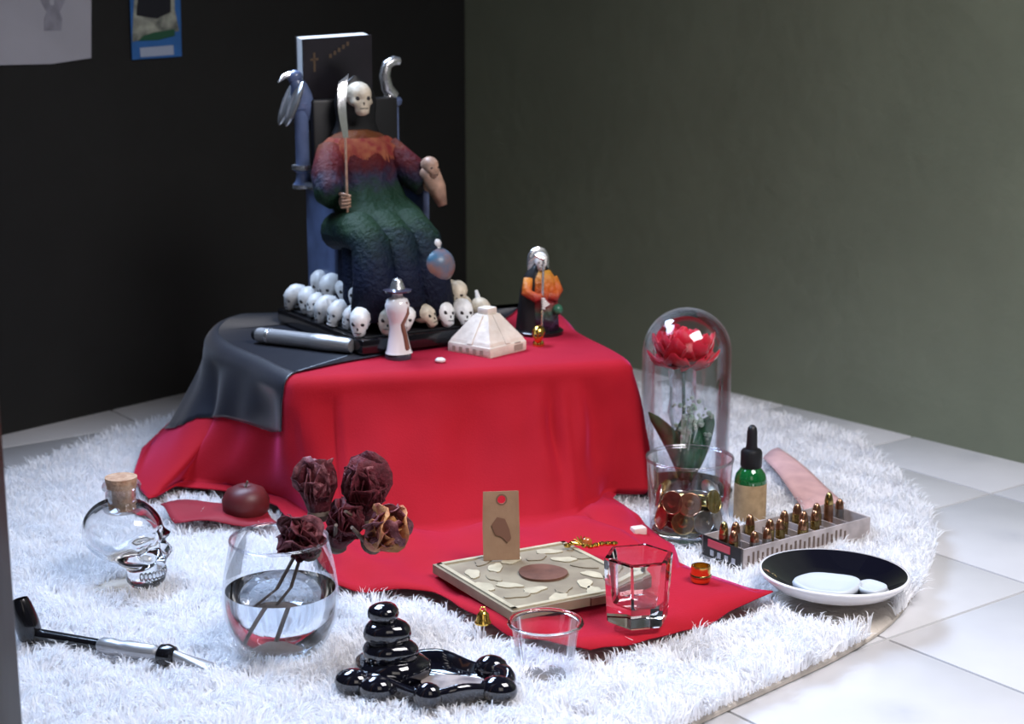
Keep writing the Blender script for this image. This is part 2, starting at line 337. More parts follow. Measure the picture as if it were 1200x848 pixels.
def cr(a, b_, c, d, t, ten=.5):
    return b_+(c-a)*(ten*t)+(a*2-b_*5+c*4-d)*(ten*t*t)+(b_*3-c*3+d-a)*(ten*t*t*t)
def colkey(t):
    i = int(math.floor(t)) % NK; f = t-math.floor(t)
    out = []
    for q in range(3):
        a, b_, c, d = [K[(i+k) % NK][q] for k in (-1, 0, 1, 2)]
        out.append(cr(a, b_, c, d, f) if q < 2 else b_*(1-f)+c*f)
    return out
def column(t, off=0.0):
    E, B, Fp = colkey(t); n = (E-cc).normalized()
    e1, e2 = colkey(t+.3)[0], colkey(t-.3)[0]; tg = (e1-e2).normalized(); nn = Vector((tg.y, -tg.x))
    if nn.dot(n) < 0: nn = -nn
    n = (n*.4+nn*.6).normalized(); pts = []; R = .016
    for k in range(6):
        a = PI/2*k/5; pts.append((E.x+n.x*(-R+(R+off)*math.sin(a)), E.y+n.y*(-R+(R+off)*math.sin(a)), ZT-R+(R+off)*math.cos(a)))
    amp = .0045 if 3 < t < 15 else .006
    nf = 16
    for k in range(1, nf+1):
        u = k/nf; q = E.lerp(B, u**(1.25 if t < 14 else 1.9)); z = ZB+(ZT-R-ZB)*(1-u)**1.08
        fo = (math.sin(t*2.1+.6)+.6*math.sin(t*4.3+1+u*1.5))*amp*math.sin(PI*min(1, u*1.1))**.8
        fo += .004*mn.noise(Vector((t*.8, u*3, 3)))
        pts.append((q.x+n.x*(fo+off), q.y+n.y*(fo+off), z+off*.2))
    L = (Fp-B).length; m_ = 10
    for k in range(1, m_+1):
        u = k/m_; q = B.lerp(Fp, u); wz = .006*mn.noise(Vector((q.x*22, q.y*22, 1)))*min(1, L/.05)
        pts.append((q.x, q.y, ZB-.002*u+wz+.010*(1-u)**2*min(1, L/.1)+(.003*math.sin(u*9+t*3) if L > .08 else 0)))
    return pts
cloth = thing('altar_cloth', (cc.x, cc.y, 0), 'large red cloth draped over low altar, one corner spread on rug', 'cloth')
def rel(p, o): return (p[0]-o.x, p[1]-o.y, p[2])
cols = [column(i/SUB) for i in range(NK*SUB)]
mb = MB(); n_ = len(cols[0]); rows = []
for r_ in (.02, .3, .6, .85):
    rows.append([rel((cc.x+(c[0][0]-cc.x)*r_, cc.y+(c[0][1]-cc.y)*r_, ZT+.0008*mn.noise(Vector((c[0][0]*r_*20, c[0][1]*20, 0)))), cc) for c in cols])
for k in range(n_): rows.append([rel(c[k], cc) for c in cols])
mb.grid(rows, True, True); co = mb.build('drape', M['red'], cloth, ang=180)
# maroon strip of the same cloth tucked out over the rug
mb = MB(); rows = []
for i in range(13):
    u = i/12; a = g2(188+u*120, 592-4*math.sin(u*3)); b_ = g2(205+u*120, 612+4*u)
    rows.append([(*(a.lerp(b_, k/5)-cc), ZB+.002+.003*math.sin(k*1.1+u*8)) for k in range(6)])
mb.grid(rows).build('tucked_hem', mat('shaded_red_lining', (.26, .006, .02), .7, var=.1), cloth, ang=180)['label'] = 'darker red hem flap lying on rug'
for o in cloth.children:
    md = o.modifiers.new('s', 'SOLIDIFY'); md.thickness = .0015; md.offset = -1
# satin: covers the left half of the top and hangs over the left side
sat = thing('satin_cloth', (cc.x, cc.y, 0), 'glossy black satin cloth hanging over left end of red altar', 'cloth')
tA, tB = 16.05, 23.6; ns = 96; rows = []
def proj(p):
    d = Vector(p)-Vector((0, 0, CH)); dep = d.y*math.cos(TH)-d.z*math.sin(TH); up = d.y*math.sin(TH)+d.z*math.cos(TH); return 600+F*d.x/dep, 424-F*up/dep
def hem(x): return float(np.interp(x, [190, 202, 232, 262, 289, 318, 345], [500, 502, 489, 489, 496, 506, 506]))
for i in range(ns+1):
    t = tA+(tB-tA)*i/ns; c = column(t, .004); f = i/ns; lim = 19
    for k in range(5, 20):
        (xa, ya), (xb, yb) = proj(c[k]), proj(c[k+1])
        if yb > hem(xb):
            lim = k+max(0, min(1, (hem(xa)-ya)/max(.01, yb-ya))); break
    lo = [Vector(c[k]) for k in range(len(c))]
    row = []
    for k in range(22):
        q = k/21*lim; a = int(q); b_ = q-a; row.append(tuple(lo[a].lerp(lo[min(a+1, len(lo)-1)], b_)-Vector((cc.x, cc.y, 0))))
    rows.append(row)
mb = MB(); mb.grid(rows)
edge = [Vector(r[0]) for r in rows]
front = [G(x, y, ZT+.003)-Vector((cc.x, cc.y, 0)) for x, y in [(358, 434), (400, 425), (440, 418), (480, 408), (530, 398), (575, 384), (600, 368), (612, 356)]]
backp = [Vector((.02-cc.x, 2.185-cc.y, ZT+.0045)), Vector((-.1-cc.x, 2.17-cc.y, ZT+.0045)), Vector((-.25-cc.x, 2.15-cc.y, ZT+.0045))]
poly = [tuple(p) for p in front]+[tuple(p) for p in backp]+[tuple(p) for p in reversed(edge)]
mb.add([(p[0], p[1], ZT+.0045) for p in poly], [tuple(range(len(poly)))])
so = mb.build('drape', M['satin'], sat, ang=60)
md = so.modifiers.new('s', 'SOLIDIFY'); md.thickness = .0012; md.offset = -1

# ---------------------------------------------------------------- skull shape
def _ell(p, c, r):
    q = ((p[0]-c[0])/r[0], (p[1]-c[1])/r[1], (p[2]-c[2])/r[2]); return (math.sqrt(q[0]**2+q[1]**2+q[2]**2)-1)*min(r)
def _smin(a, b, k): h = max(k-abs(a-b), 0)/k; return min(a, b)-h*h*k*.25
def skull_sdf(p, dp):
    d = _ell(p, (0, .12, .20), (.70, .88, .68)); ax = (abs(p[0]), p[1], p[2])
    d = _smin(d, _ell(p, (0, -.48, -.25), (.46, .38, .44)), .2); d = _smin(d, _ell(ax, (.40, -.46, -.24), (.20, .30, .14)), .12)
    d = _smin(d, _ell(p, (0, -.46, -.70), (.40, .38, .27)), .14); d = _smin(d, _ell(ax, (.24, -.68, .14), (.24, .14, .09)), .1)
    d = -_smin(-d, _ell(ax, (.26, -.90, -.06), (.19, .24*dp, .18)), .06); d = -_smin(-d, _ell(p, (0, -.94, -.34), (.09, .16*dp, .14)), .05)
    d = -_smin(-d, _ell(ax, (.80, -.42, .02), (.18, .28, .26)), .1)
    return d
_skc = {}
def skull_fn(d, depth=1.0):
    key = (round(d[0], 4), round(d[1], 4), round(d[2], 4), depth)
    if key in _skc: return _skc[key]
    o = (0, -.12, -.12); t = 1.5
    for _ in range(60):
        p = (o[0]+d[0]*t, o[1]+d[1]*t, o[2]+d[2]*t); v = skull_sdf(p, depth)
        if v < .002: break
        t -= max(v*.8, .006)
        if t < .15: break
    _skc[key] = p; return p
def make_skull(name, parent, m, r, loc, rz=0, rx=0, sockets=True, seg=20):
    o = MB().ball((0, 0, 0), r, seg, fn=skull_fn).build(name, m, parent, ang=180); o.location = loc; o.rotation_euler = (rx, 0, rz)
    if sockets:
        q = MB()
        for sx in (-1, 1): q.ball((sx*.26*r, -.66*r, -.06*r), (.165*r, .07*r, .155*r), 8)
        q.ball((0, -.79*r, -.34*r), (.075*r, .05*r, .12*r), 6); q.box((-.22*r, -.86*r, -.60*r), (.22*r, -.78*r, -.57*r))
        e = q.build('eye_sockets', M['socket'], o)
    return o

# ---------------------------------------------------------------- statue
AY = math.radians(32); ex = Vector((math.cos(AY), math.sin(AY))); ey = Vector((-math.sin(AY), math.cos(AY)))
SO = Vector((-.156, 2.02)); ZS = ZT+.006
st = thing('skeleton_statue', (SO.x, SO.y, ZS), 'tall statue of rainbow-robed skeleton enthroned with staff above heaped skulls', 'statue', rz=AY)
HB = .018
MB().box((-.10, -.122, 0), (.075, .122, HB), bev=.003).build('plinth', M['black'], st)
MB().box((-.092, -.114, HB), (.067, .114, HB+.002), bev=.0008).build('plinth_step', M['blackm'], st)
# throne
t = MB(); t.box((-.060, .030, HB), (-.050, .112, .175), bev=.003); t.build('side_panel', M['throne'], st)
t = MB(); t.box((.068, .030, HB), (.078, .112, .175), bev=.003); t.build('side_panel', M['throne'], st)
MB().box((-.052, .098, HB), (.070, .112, .285), bev=.004).build('throne_back', M['blackm'], st)
MB().box((-.050, .0, HB), (.068, .1, .10), bev=.004).build('seat', M['blackm'], st)
for a in (-.056, .074):
    MB().box((a-.010, .020, .172), (a+.010, .112, .181), bev=.004).build('arm_rest', M['silver'], st)
    p = MB(); p.lathe([(.0, 0), (.009, 0), (.009, .006), (.007, .010), (.0065, .020), (.009, .022), (.009, .027), (.0065, .03), (.0065, .10), (.009, .102), (.010, .108), (.008, .112), (0, .112)], 16, TR(a-.004, .116, .172) @ Matrix.Diagonal((1.4, 1.4, 1, 1)))
    p.build('post', M['throne'], st)
    p = MB(); p.lathe([(0, 0), (.0102, 0), (.0102, .005), (0, .005)], 16, TR(a-.004, .116, .172) @ Matrix.Diagonal((1.4, 1.4, 1, 1))); p.lathe([(0, 0), (.0102, 0), (.0102, .006), (0, .006)], 16, TR(a-.004, .116, .196) @ Matrix.Diagonal((1.4, 1.4, 1, 1))); p.build('post_ring', M['silver'], st)
def raven(a, flip):
    r_ = bpy.data.objects.new('raven_finial', None); COL.objects.link(r_); r_.parent = st; r_.location = (a, .116, .284); r_.rotation_euler = (0, 0, flip)
    r_.empty_display_size = .01; r_.scale = (1.35, 1.35, 1.15)
    b_ = MB(); b_.tube([(.006, 0, -.022), (.004, 0, -.008), (0, 0, .004), (-.002, 0, .016), (-.006, 0, .023)], [.005, .0095, .011, .008, .0055], 12)
    b_.ball((-.006, 0, .026), .0075, 12); b_.build('body', M['throne'], r_)
    b_ = MB(); b_.tube([(-.010, 0, .028), (-.017, 0, .026), (-.023, 0, .020)], [.004, .0028, .0006], 8); b_.build('beak', M['silver'], r_)
    b_ = MB()
    for sy in (-1, 1): b_.ball((0, 0, 0), (.004, .009, .026), 12, TR(-.011, sy*.008, -.003, ry=.35))
    b_.build('wing', M['silver'], r_)
raven(-.060, 0); 
# hooked finial on the right post
h = MB(); h.tube([(0, 0, 0), (-.009, 0, .012), (-.012, 0, .028), (-.008, 0, .042), (.002, 0, .047), (.010, 0, .046)], [.009, .0085, .0075, .007, .0065, .005], 12)
h.ball((-.006, 0, .0), .008, 10); o = h.build('hooked_finial', M['silver'], st); o.location = (.072, .116, .284)
# book is separate (stands behind the head); body
def ring(z, cx, cy, rx, ry, n=48, fold=0, ph=0, k=9):
    return [(cx+rx*math.cos(q)*(1+fold*math.sin(k*q+ph)), cy+ry*math.sin(q)*(1+fold*math.sin(k*q+ph)), z) for q in [2*PI*i/n for i in range(n)]]
R_ = [(.028, .004, -.030, .072, .062, .07), (.045, .006, -.030, .070, .061, .07), (.080, .006, -.025, .066, .060, .06), (.115, .007, -.018, .064, .060, .05), (.138, .007, -.008, .062, .056, .05), (.152, .007, .008, .058, .046, .05),
      (.165, .006, .030, .052, .034, .05), (.190, .006, .045, .050, .030, .05), (.205, .006, .050, .056, .031, .04), (.222, .006, .053, .057, .029, .03), (.234, .006, .056, .050, .025, .02), (.243, .007, .06, .034, .02, .0), (.248, .007, .06, .016, .016, .0)]
mb = MB(); mb.grid([ring(z, cx, cy, rx, ry, 60, fo, z*14, 10) for z, cx, cy, rx, ry, fo in R_], True, True, True)
bods = [mb.build('robe', M['robe'], st, ang=180)]
# knees of the robe + sleeves
kb = MB()
for a in (-.030, .004, .036): kb.tube([(a, .02, .128), (a, -.035, .134), (a, -.066, .122), (a*1.05, -.078, .080), (a*1.1, -.082, .032)], [.024, .024, .023, .025, .030], 16)
bods.append(kb.build('robe_lap', M['robe'], st, ang=180))
s1 = MB(); s1.tube([(-.036, .052, .222), (-.055, .030, .196), (-.064, .006, .178), (-.062, -.004, .174)], [.020, .021, .020, .017], 16); bods.append(s1.build('sleeve', M['robe'], st, ang=180))
s1 = MB(); s1.tube([(.046, .052, .222), (.070, .030, .196), (.082, .012, .180)], [.020, .021, .018], 16); bods.append(s1.build('sleeve', M['robe'], st, ang=180))
# fringe collar
fr = MB()
for i in range(70):
    q = -PI*1.08+i/69*PI*1.16; rr = .053+.006*random.random()
    x, y = .006+rr*math.cos(q), .053+.026*math.sin(q)
    fr.tube([(x*.7, .053+(y-.053)*.7, .238), (x, y, .226), (x*1.12, y-.004, .205+.008*random.random())], [.0035, .0045, .001], 5)
bods.append(fr.build('shoulder_fringe', mat('orange_fringe', (.30, .09, .04), .8, c2=(.20, .015, .015), vscale=90), st))
for i_, o in enumerate(bods): o.scale = (.94, 1, 1) if i_ != 1 else (1.06, 1, 1); o.location = (-.016, 0, 0) if i_ != 1 else (-.026, 0, 0)
# hood and skull head
hd = MB(); rows = []
for i in range(13):
    u = i/12; z = .235+u*.072; rr = [.030, .027, .025, .024, .0245, .0255, .026, .0255, .024, .0215, .0175, .011, .002][i]
    rows.append([(.008+rr*math.cos(q), .074+rr*.95*math.sin(q)*(1 if math.sin(q) > 0 else .35), z) for q in [2*PI*k/28 for k in range(28)]])
o = hd.grid(rows, True).build('hood', M['blackm'], st, ang=180); o.location = (-.012, 0, .008); o.scale = (1.1, 1, 1)
make_skull('skull_head', st, M['bone'], .0235, (-.008, .056, .288), rz=-.15, rx=-.1, seg=28)
# staff with scythe blade
sf = MB(); sf.tube([(-.062, -.016, .04), (-.062, -.014, .15), (-.062, -.012, .30)], .0016, 8); sf.build('staff', M['tan'], st)
bl = MB(); n = 14; rows = []
for i in range(n+1):
    u = i/n; z = .308-.062*u**1.2; fw = -.012-.035*math.sin(u*1.5); wdt = .013*(1-u)**.7+.0005
    rows.append([(-.066-.008*math.sin(u*2.6), fw*.5, z+wdt*.3), (-.0585-.008*math.sin(u*2.6)+wdt*.55, fw*.5+.002, z+wdt), (-.062-.008*math.sin(u*2.6)+wdt*.1, fw*.5+.005, z-wdt*.3)])
bl.grid(rows, True, True, True).build('scythe_blade', M['silver'], st, ang=60)
def hand(name, loc, rz, grip=True, s=1.0, m=M['tan']):
    h_ = MB(); h_.ball((0, 0, 0), (.0065*s, .0055*s, .009*s), 12)
    for k in range(4):
        zz = (.0066-.0042*k)*s; ln = [.8, 1, .95, .75][k]
        h_.tube([(.004*s, -.001*s, zz), (.004*s, -.0085*s, zz), (-.001*s, -.0118*s*ln, zz-.0005), (-.006*s, -.0095*s*ln, zz-.001), (-.0065*s, -.005*s, zz-.001)], [.0021*s, .0021*s, .0019*s, .0017*s, .0012*s], 7)
    h_.tube([(-.003*s, -.001*s, .006*s), (-.007*s, -.005*s, .0095*s), (-.004*s, -.0105*s, .0095*s), (.001*s, -.012*s, .008*s)], [.0024*s, .0022*s, .0018*s, .0012*s], 7)
    o = h_.build(name, m, st, ang=180); o.location = loc; o.rotation_euler = (0, 0, rz)
hand('hand', (-.0625, -.005, .168), 0)
hand('hand', (.060, .004, .180), .5)
# tan skull/bone object in the statue's other hand
ho = MB(); ho.tube([(.086, .006, .196), (.094, -.001, .190), (.100, -.006, .172), (.106, -.010, .150)], [.008, .013, .012, .006], 12); o = ho.build('hand_drapery', M['tan'], st, ang=180); o.location = (-.032, 0, .004)
make_skull('held_skull', st, M['tan'], .015, (.060, -.004, .203), rz=.1, seg=18)
gl = MB(); gl.ball((.022, -.086, .092), .0225, 28); gl.build('globe', M['globe'], st)
gl = MB(); gl.tube([(.022, -.086, .110), (.022, -.086, .120)], [.006, .003], 10); gl.ball((.022, -.086, .119), .006, 10); gl.build('globe_knob', M['bonew'], st)
# heaped skulls: shared mesh, each its own part
sk0 = make_skull('skull', st, M['bonew'], .0170, (-.085, .100, HB+.017), rz=-1.0, seg=16)
sp = []
for k in range(7): sp.append((-.083+random.uniform(-.004, .004), .098-k*.032, HB+.0175, -1.1+random.uniform(-.5, .4), 0))
for k in range(6): sp.append((-.058+k*.026, -.104+random.uniform(-.004, .004), HB+.0175, random.uniform(-.5, .5), 1))
for k in range(5): sp.append((-.064+random.uniform(-.003, .003), .066-k*.034, HB+.038, -.9+random.uniform(-.5, .5), 0))
for k in range(5): sp.append((-.045+k*.024, -.086, HB+.037, random.uniform(-.6, .6), 1))
for k in range(4): sp.append((.066, -.070+k*.030, HB+.0175+(k % 2)*.012, .6+random.uniform(-.5, .5), 1))
bone_me = sk0.data.copy(); bone_me.materials[0] = M['bone']  # dimmer, warmer light on front and right skulls, put into their colour
for i, (a, b_, z, rz, warm) in enumerate(sp):
    if i == 0: c = sk0
    else:
        c = copy_tree(sk0, st)
        if warm and random.random() < .8: c.data = bone_me
    s = random.uniform(.98, 1.2); c.location = (a, b_, z); c.rotation_euler = (random.uniform(-.35, .15), random.uniform(-.2, .2), rz); c.scale = (s, s, s)
for (a, b_, z0, l, rz) in [(.070, -.104, .02, .040, .3), (-.094, -.030, .02, .034, -.2)]:
    MB().tube([(a, b_, HB+.003), (a+.002, b_-.002, HB+l*.5), (a+.006*rz, b_+.008, HB+l)], [.007, .0055, .002], 7).build('bone_shard', M['bonew'], st)

MB().box((-.056, .112, .246), (.056, .152, .2565), bev=.002).build('book_ledge', M['blackm'], st)
MB().box((-.008, .112, .205), (.004, .140, .2465), bev=.002).build('ledge_bracket', M['blackm'], st)
# book standing behind the statue's head
def W(a, b_, z): return Vector((SO.x+ex.x*a+ey.x*b_, SO.y+ex.y*a+ey.y*b_, ZS+z))
bk = thing('black_book', W(.006, .134, .283), 'black covered book standing on top of throne behind skeleton head', 'book', rz=AY-.05, rx=.13, ry=-.05)
bk.location = W(-.003, .136, .257)
bw, bh, bt = .096, .108, .024
MB().box((-bw/2, -bt/2, 0), (bw/2, -bt/2+.002, bh)).build('front_cover', M['cover'], bk, smooth=False)
MB().box((-bw/2, bt/2-.002, 0), (bw/2, bt/2, bh)).build('back_cover', M['cover'], bk, smooth=False)
MB().box((-bw/2+.001, -bt/2+.002, .001), (bw/2-.003, bt/2-.002, bh-.0005)).build('page_block', M['pages'], bk, smooth=False)
cx = MB(); y0 = -bt/2-.0006
cx.box((-.034, y0, .066), (-.031, -bt/2, .090)); cx.box((-.038, y0, .080), (-.027, -bt/2, .083)); cx.build('gold_cross_emblem', M['goldp'], bk, smooth=False)
cx = MB()
for i in range(5): cx.box((-.012+i*.006, y0, .082+i*.0035), (-.0085+i*.006, -bt/2, .087+i*.0035))
cx.build('gold_print', M['goldp'], bk, smooth=False)

# ---------------------------------------------------------------- things on the altar top
ZA = ZT+.001
# silver tube lying on the satin
p0 = G(301, 392, ZT+.015); p1 = G(412, 407, ZT+.013); ax = (p1-p0)
tb = thing('silver_tube', p0, 'grey metal tube lying on black satin beside statue plinth', 'tube', rz=math.atan2(ax.y, ax.x))
tb.location.z = ZT+.0152
L = ax.to_2d().length; Tx = Matrix.Rotation(PI/2, 4, 'Y')
MB().lathe([(0, 0), (.006, 0), (.0085, .002), (.0092, .005), (.0092, L*.60), (.0095, L*.605), (.0095, L*.62)], 24, Tx).build('barrel', M['steel'], tb)
MB().lathe([(.0093, L*.615), (.0098, L*.63), (.0098, L*.80), (.0092, L*.81), (.0088, L*.97), (.0075, L), (0, L)], 24, Tx).build('cap', M['steel'], tb)
MB().lathe([(.0094, L*.12), (.0099, L*.123), (.0099, L*.15), (.0094, L*.153)], 24, Tx).build('ring', M['silver'], tb)
MB().lathe([(0, -.004), (.0065, -.004), (.0075, -.001), (.0075, .003)], 20, Tx).build('end_cap', M['blackm'], tb)
# hat figurine
q = G(467, 420, ZA); hf = thing('hat_figurine', q, 'small shiny white figurine with wide dark brimmed hat and dark base', 'figurine', rz=.2); S = .001
MB().lathe([(0, 0), (.0155, 0), (.016, .003), (.0150, .008), (.014, .009)], 28, cap0=False).build('base', M['hat'], hf)
MB().lathe([(.0145, .008), (.013, .012), (.0105, .026), (.0085, .040), (.0095, .050), (.0125, .062), (.0130, .070), (.0105, .077), (.006, .080), (.0055, .083), (.0075, .088), (.007, .093), (0, .095)], 32, wob=lambda a, z: 1.13+.05*math.cos(3*a+z*60)).build('body', M['porcelain'], hf, ang=180)
hf.scale = (1, 1, .93)
b_ = MB(); b_.tube([(.008, -.0075, .074), (.010, -.0085, .060), (.004, -.0085, .046), (.007, -.0085, .030), (.009, -.0095, .014)], [.0025, .003, .0028, .003, .0035], 8); b_.build('brown_sash', M['brownp'], hf)
MB().lathe([(0, .087), (.0160, .0865), (.0168, .0885), (.009, .0905)], 28).build('hat_brim', M['hat'], hf)
MB().lathe([(.0095, .0895), (.0075, .096), (.0050, .102), (0, .104)], 28).build('hat_crown', M['silver'], hf)
# pellet
q = G(516, 425, ZA); o = MB().ball((0, 0, .003), (.0065, .0055, .0036), 14).build('white_pebble', M['white']); o.location = q
tag(o, 'tiny white pebble on red cloth between figurine and pyramid', 'pebble')
# pyramid
q = G(571, 411, ZA); py = thing('stone_pyramid', q, 'cream stepped pyramid with carved sides and flat top', 'pyramid', rz=math.radians(50))
b0 = .034
MB().box((-b0, -b0, 0), (b0, b0, .013), bev=.002).build('plinth', M['stone'], py)
mb = MB(); v = lambda r, z: [(-r, -r, z), (r, -r, z), (r, r, z), (-r, r, z)]
mb.grid([v(.0325, .0125), v(.0305, .017), v(.0105, .046)], True, False, True); mb.build('slope', M['stone'], py, smooth=False)
MB().box((-.0085, -.0085, .045), (.0085, .0085, .054), bev=.0015).build('temple_block', M['stone'], py)
for k in range(4):
    mb = MB(); T = Matrix.Rotation(PI/2*k, 4, 'Z')
    mb.add([(-.004, -.0335, .014), (.004, -.0335, .014), (.0035, -.0125, .046), (-.0035, -.0125, .046), (-.004, -.0305, .014), (.004, -.0305, .014), (.0035, -.010, .046), (-.0035, -.010, .046)], [(0,1,2,3),(4,5,6,7),(0,1,5,4),(1,2,6,5),(2,3,7,6),(3,0,4,7)], T)
    mb.build('stairway', M['stone'], py, smooth=False)
mb = MB(); mb.box((.010, -.0345, .003), (.026, -.0338, .010)); mb.box((.012, -.0342, .0115), (.022, -.0325, .0128)); mb.build('carved_mark', M['stoned'], py, smooth=False)
mb = MB(); 
for i in range(5): mb.box((-.026+i*.011, -.0344, .003), (-.021+i*.011, -.0338, .009), Matrix.Rotation(PI/2*3, 4, 'Z'))
mb.build('carved_mark', M['stoned'], py, smooth=False)
# small hooded figurine
q = G(632, 393, ZA); q.y += .012; sf = thing('small_reaper_figurine', q, 'small hooded skeleton figurine in orange, red and green robe beside pyramid', 'figurine', rz=.35)
mb = MB(); rr = [(0, .029, .024), (.006, .028, .024), (.030, .026, .021), (.055, .024, .019), (.072, .020, .016), (.084, .012, .011), (.090, .008, .008)]
mb.grid([ring(z, 0, .004, a, b_, 40, .05, z*60, 7) for z, a, b_ in rr], True, True, True); mb.build('cloak', M['blackm'], sf, ang=180)
mb = MB(); mb.grid([ring(z, .004, -.004, a*.78, b_*.86, 40, .05, z*50, 8) for z, a, b_ in [(.004, .026, .024), (.03, .024, .022), (.055, .023, .020), (.072, .019, .016), (.082, .010, .010)]], True, True, True); mb.build('robe', M['robe2'], sf, ang=180)
make_skull('skull_head', sf, M['bonew'], .0125, (.000, -.004, .094), rz=-.2, seg=20)
mb = MB(); mb.grid([[(r*math.cos(a), .004+r*.9*math.sin(a)*(1 if math.sin(a) > 0 else .3), z) for a in [2*PI*k/24 for k in range(24)]] for z, r in [(.078, .014), (.09, .0145), (.1, .0138), (.108, .009), (.111, .002)]], True); mb.build('hood', M['silver'], sf, ang=180)
mb = MB()
for sx, c0 in ((-1, 0), (1, 0)): mb.tube([(sx*.016, -.004, .072), (sx*.021, -.010, .056), (sx*.012, -.021, .050), (sx*.004, -.023, .052)], [.0065, .007, .006, .004], 10)
mb.build('sleeve', M['robe2'], sf, ang=180)
mb = MB(); mb.tube([(-.006, -.0235, .004), (-.004, -.0245, .10)], .0016, 8); mb.tube([(-.004, -.0245, .1), (-.013, -.022, .104), (-.020, -.016, .096)], [.003, .0028, .0008], 8); mb.build('scythe', M['silver'], sf)
mb = MB(); mb.ball((.016, -.022, .034), .007, 12); mb.build('green_orb', mat('green_orb_paint', (.04, .16, .10), .3), sf)
MB().lathe([(0, -.0005), (.031, -.0005), (.031, .005), (.028, .007), (0, .007)], 32).build('base', M['black'], sf)
mb = MB()
for k in range(5): mb.tube([(-.004+.002*k, -.024, .05-.002*k), (-.007, -.0275, .05-.003*k), (-.003, -.027, .049-.003*k)], .0013, 6)
mb.build('hand', M['bonew'], sf)
# gold skull
q = G(631, 405, ZA); gs = thing('gold_skull', q, 'little shiny gold skull in front of hooded figurine', 'skull', rz=-.1)
make_skull('skull', gs, M['gold'], .0115, (0, 0, .0155), seg=24, sockets=False)
MB().lathe([(0, 0), (.007, 0), (.0075, .0025), (.006, .006), (0, .006)], 20).build('base', M['gold'], gs)
mb = MB()
for sx in (-1, 1): mb.ball((sx*.0028, -.0086, .0145), (.0017, .0012, .0018), 8)
mb.build('eye_sockets', M['stool'], gs)

# ---------------------------------------------------------------- things on the rug
excl = []      # (x, y, r) footprints kept free of tall pile
def on_rug(px, py, z=RZ): return G(px, py, z)
# skull bottle
q = on_rug(152, 683); excl.append((q.x, q.y, .038))
sb = thing('skull_bottle', q, 'clear glass skull-shaped bottle with cork stopper on rug', 'bottle', rz=math.radians(62))
def skb(d, s=1.0):
    x, y, z = skull_fn(d, 1.3)
    x *= 1.08
    if z < -.90: z = -.90+(z+.90)*.2
    return (x*s, y*s, z*s)
r0 = .0490
mb = MB(); mb.ball((0, 0, .046), r0, 72, fn=lambda d: skb(d)); mb.ball((0, .006, .056), r0, 72, fn=lambda d: (d.x*.64, d.y*.80, d.z*.58)); 
o = mb.build('glass_skull', M['glass'], sb, ang=180)
# make the inner shell face inward
me = o.data; nv = len(me.vertices)//2; bm = bmesh.new(); bm.from_mesh(me)
bmesh.ops.reverse_faces(bm, faces=[f for f in bm.faces if min(v.index for v in f.verts) >= nv]); bm.to_mesh(me); bm.free()
mb = MB()
mb.lathe([(0, -.004), (.018, -.004), (.020, .0), (.018, .006), (.0165, .008), (.0165, .018), (.019, .020), (.0195, .023), (.018, .026), (.0145, .026), (.0140, .006)], 32, TR(0, .004, .080))
mb.build('neck', M['thin'], sb)
mb = MB(); 
for k in range(11):
    a = -1.1+k*.22; mb.ball((.0185*math.sin(a), -.0225-.0185*math.cos(a), .017), (.0026, .0022, .0050), 8)
mb.build('teeth', M['glass'], sb)
mb = MB(); mb.lathe([(0, .078), (.0132, .078), (.0138, .098), (.0158, .108), (.0160, .112), (0, .113)], 28, TR(0, .004, 0)); mb.build('cork', M['cork'], sb)
# pipe
a = on_rug(32, 742, RZ+.010); b_ = on_rug(248, 776, RZ+.010); d = (b_-a); L = d.to_2d().length
pp = thing('tobacco_pipe', (a.x, a.y, RZ+.010), 'long black pipe with silver band lying on rug', 'pipe', rz=math.atan2(d.y, d.x))
Tx = Matrix.Rotation(PI/2, 4, 'Y')
MB().lathe([(0, -.012), (.007, -.012), (.011, -.006), (.0115, .006), (.010, .018), (.0085, .026), (.007, .030), (.0055, .030), (.006, .012), (0, .010)], 24, TR(.002, 0, .004, ry=-.25)).build('bowl', M['black'], pp)
MB().lathe([(0, .004), (.0065, .004), (.0060, .03), (.0052, L*.45)], 20, Tx).build('shank', M['black'], pp)
MB().lathe([(.0055, L*.40), (.0075, L*.42), (.0080, L*.47), (.0068, L*.52), (.0082, L*.56), (.0080, L*.70), (.006, L*.72)], 20, Tx).build('silver_band', M['steel'], pp)
mb = MB(); mb.lathe([(.006, L*.72), (.0095, L*.735), (.0105, L*.77), (.0090, L*.80), (.005, L*.81)], 20, Tx); mb.build('collar', M['black'], pp)
mb = MB(); n = 12; rows = []
for i in range(n+1):
    u = i/n; w_ = .0045+.0035*u; t_ = .0045*(1-u)+.0018; rows.append([(L*(.80+.20*u), w_*math.cos(k*PI/6), -.002*u*2+t_*math.sin(k*PI/6)) for k in range(12)])
mb.grid(rows, True, True, True).build('mouthpiece', M['steel'], pp)
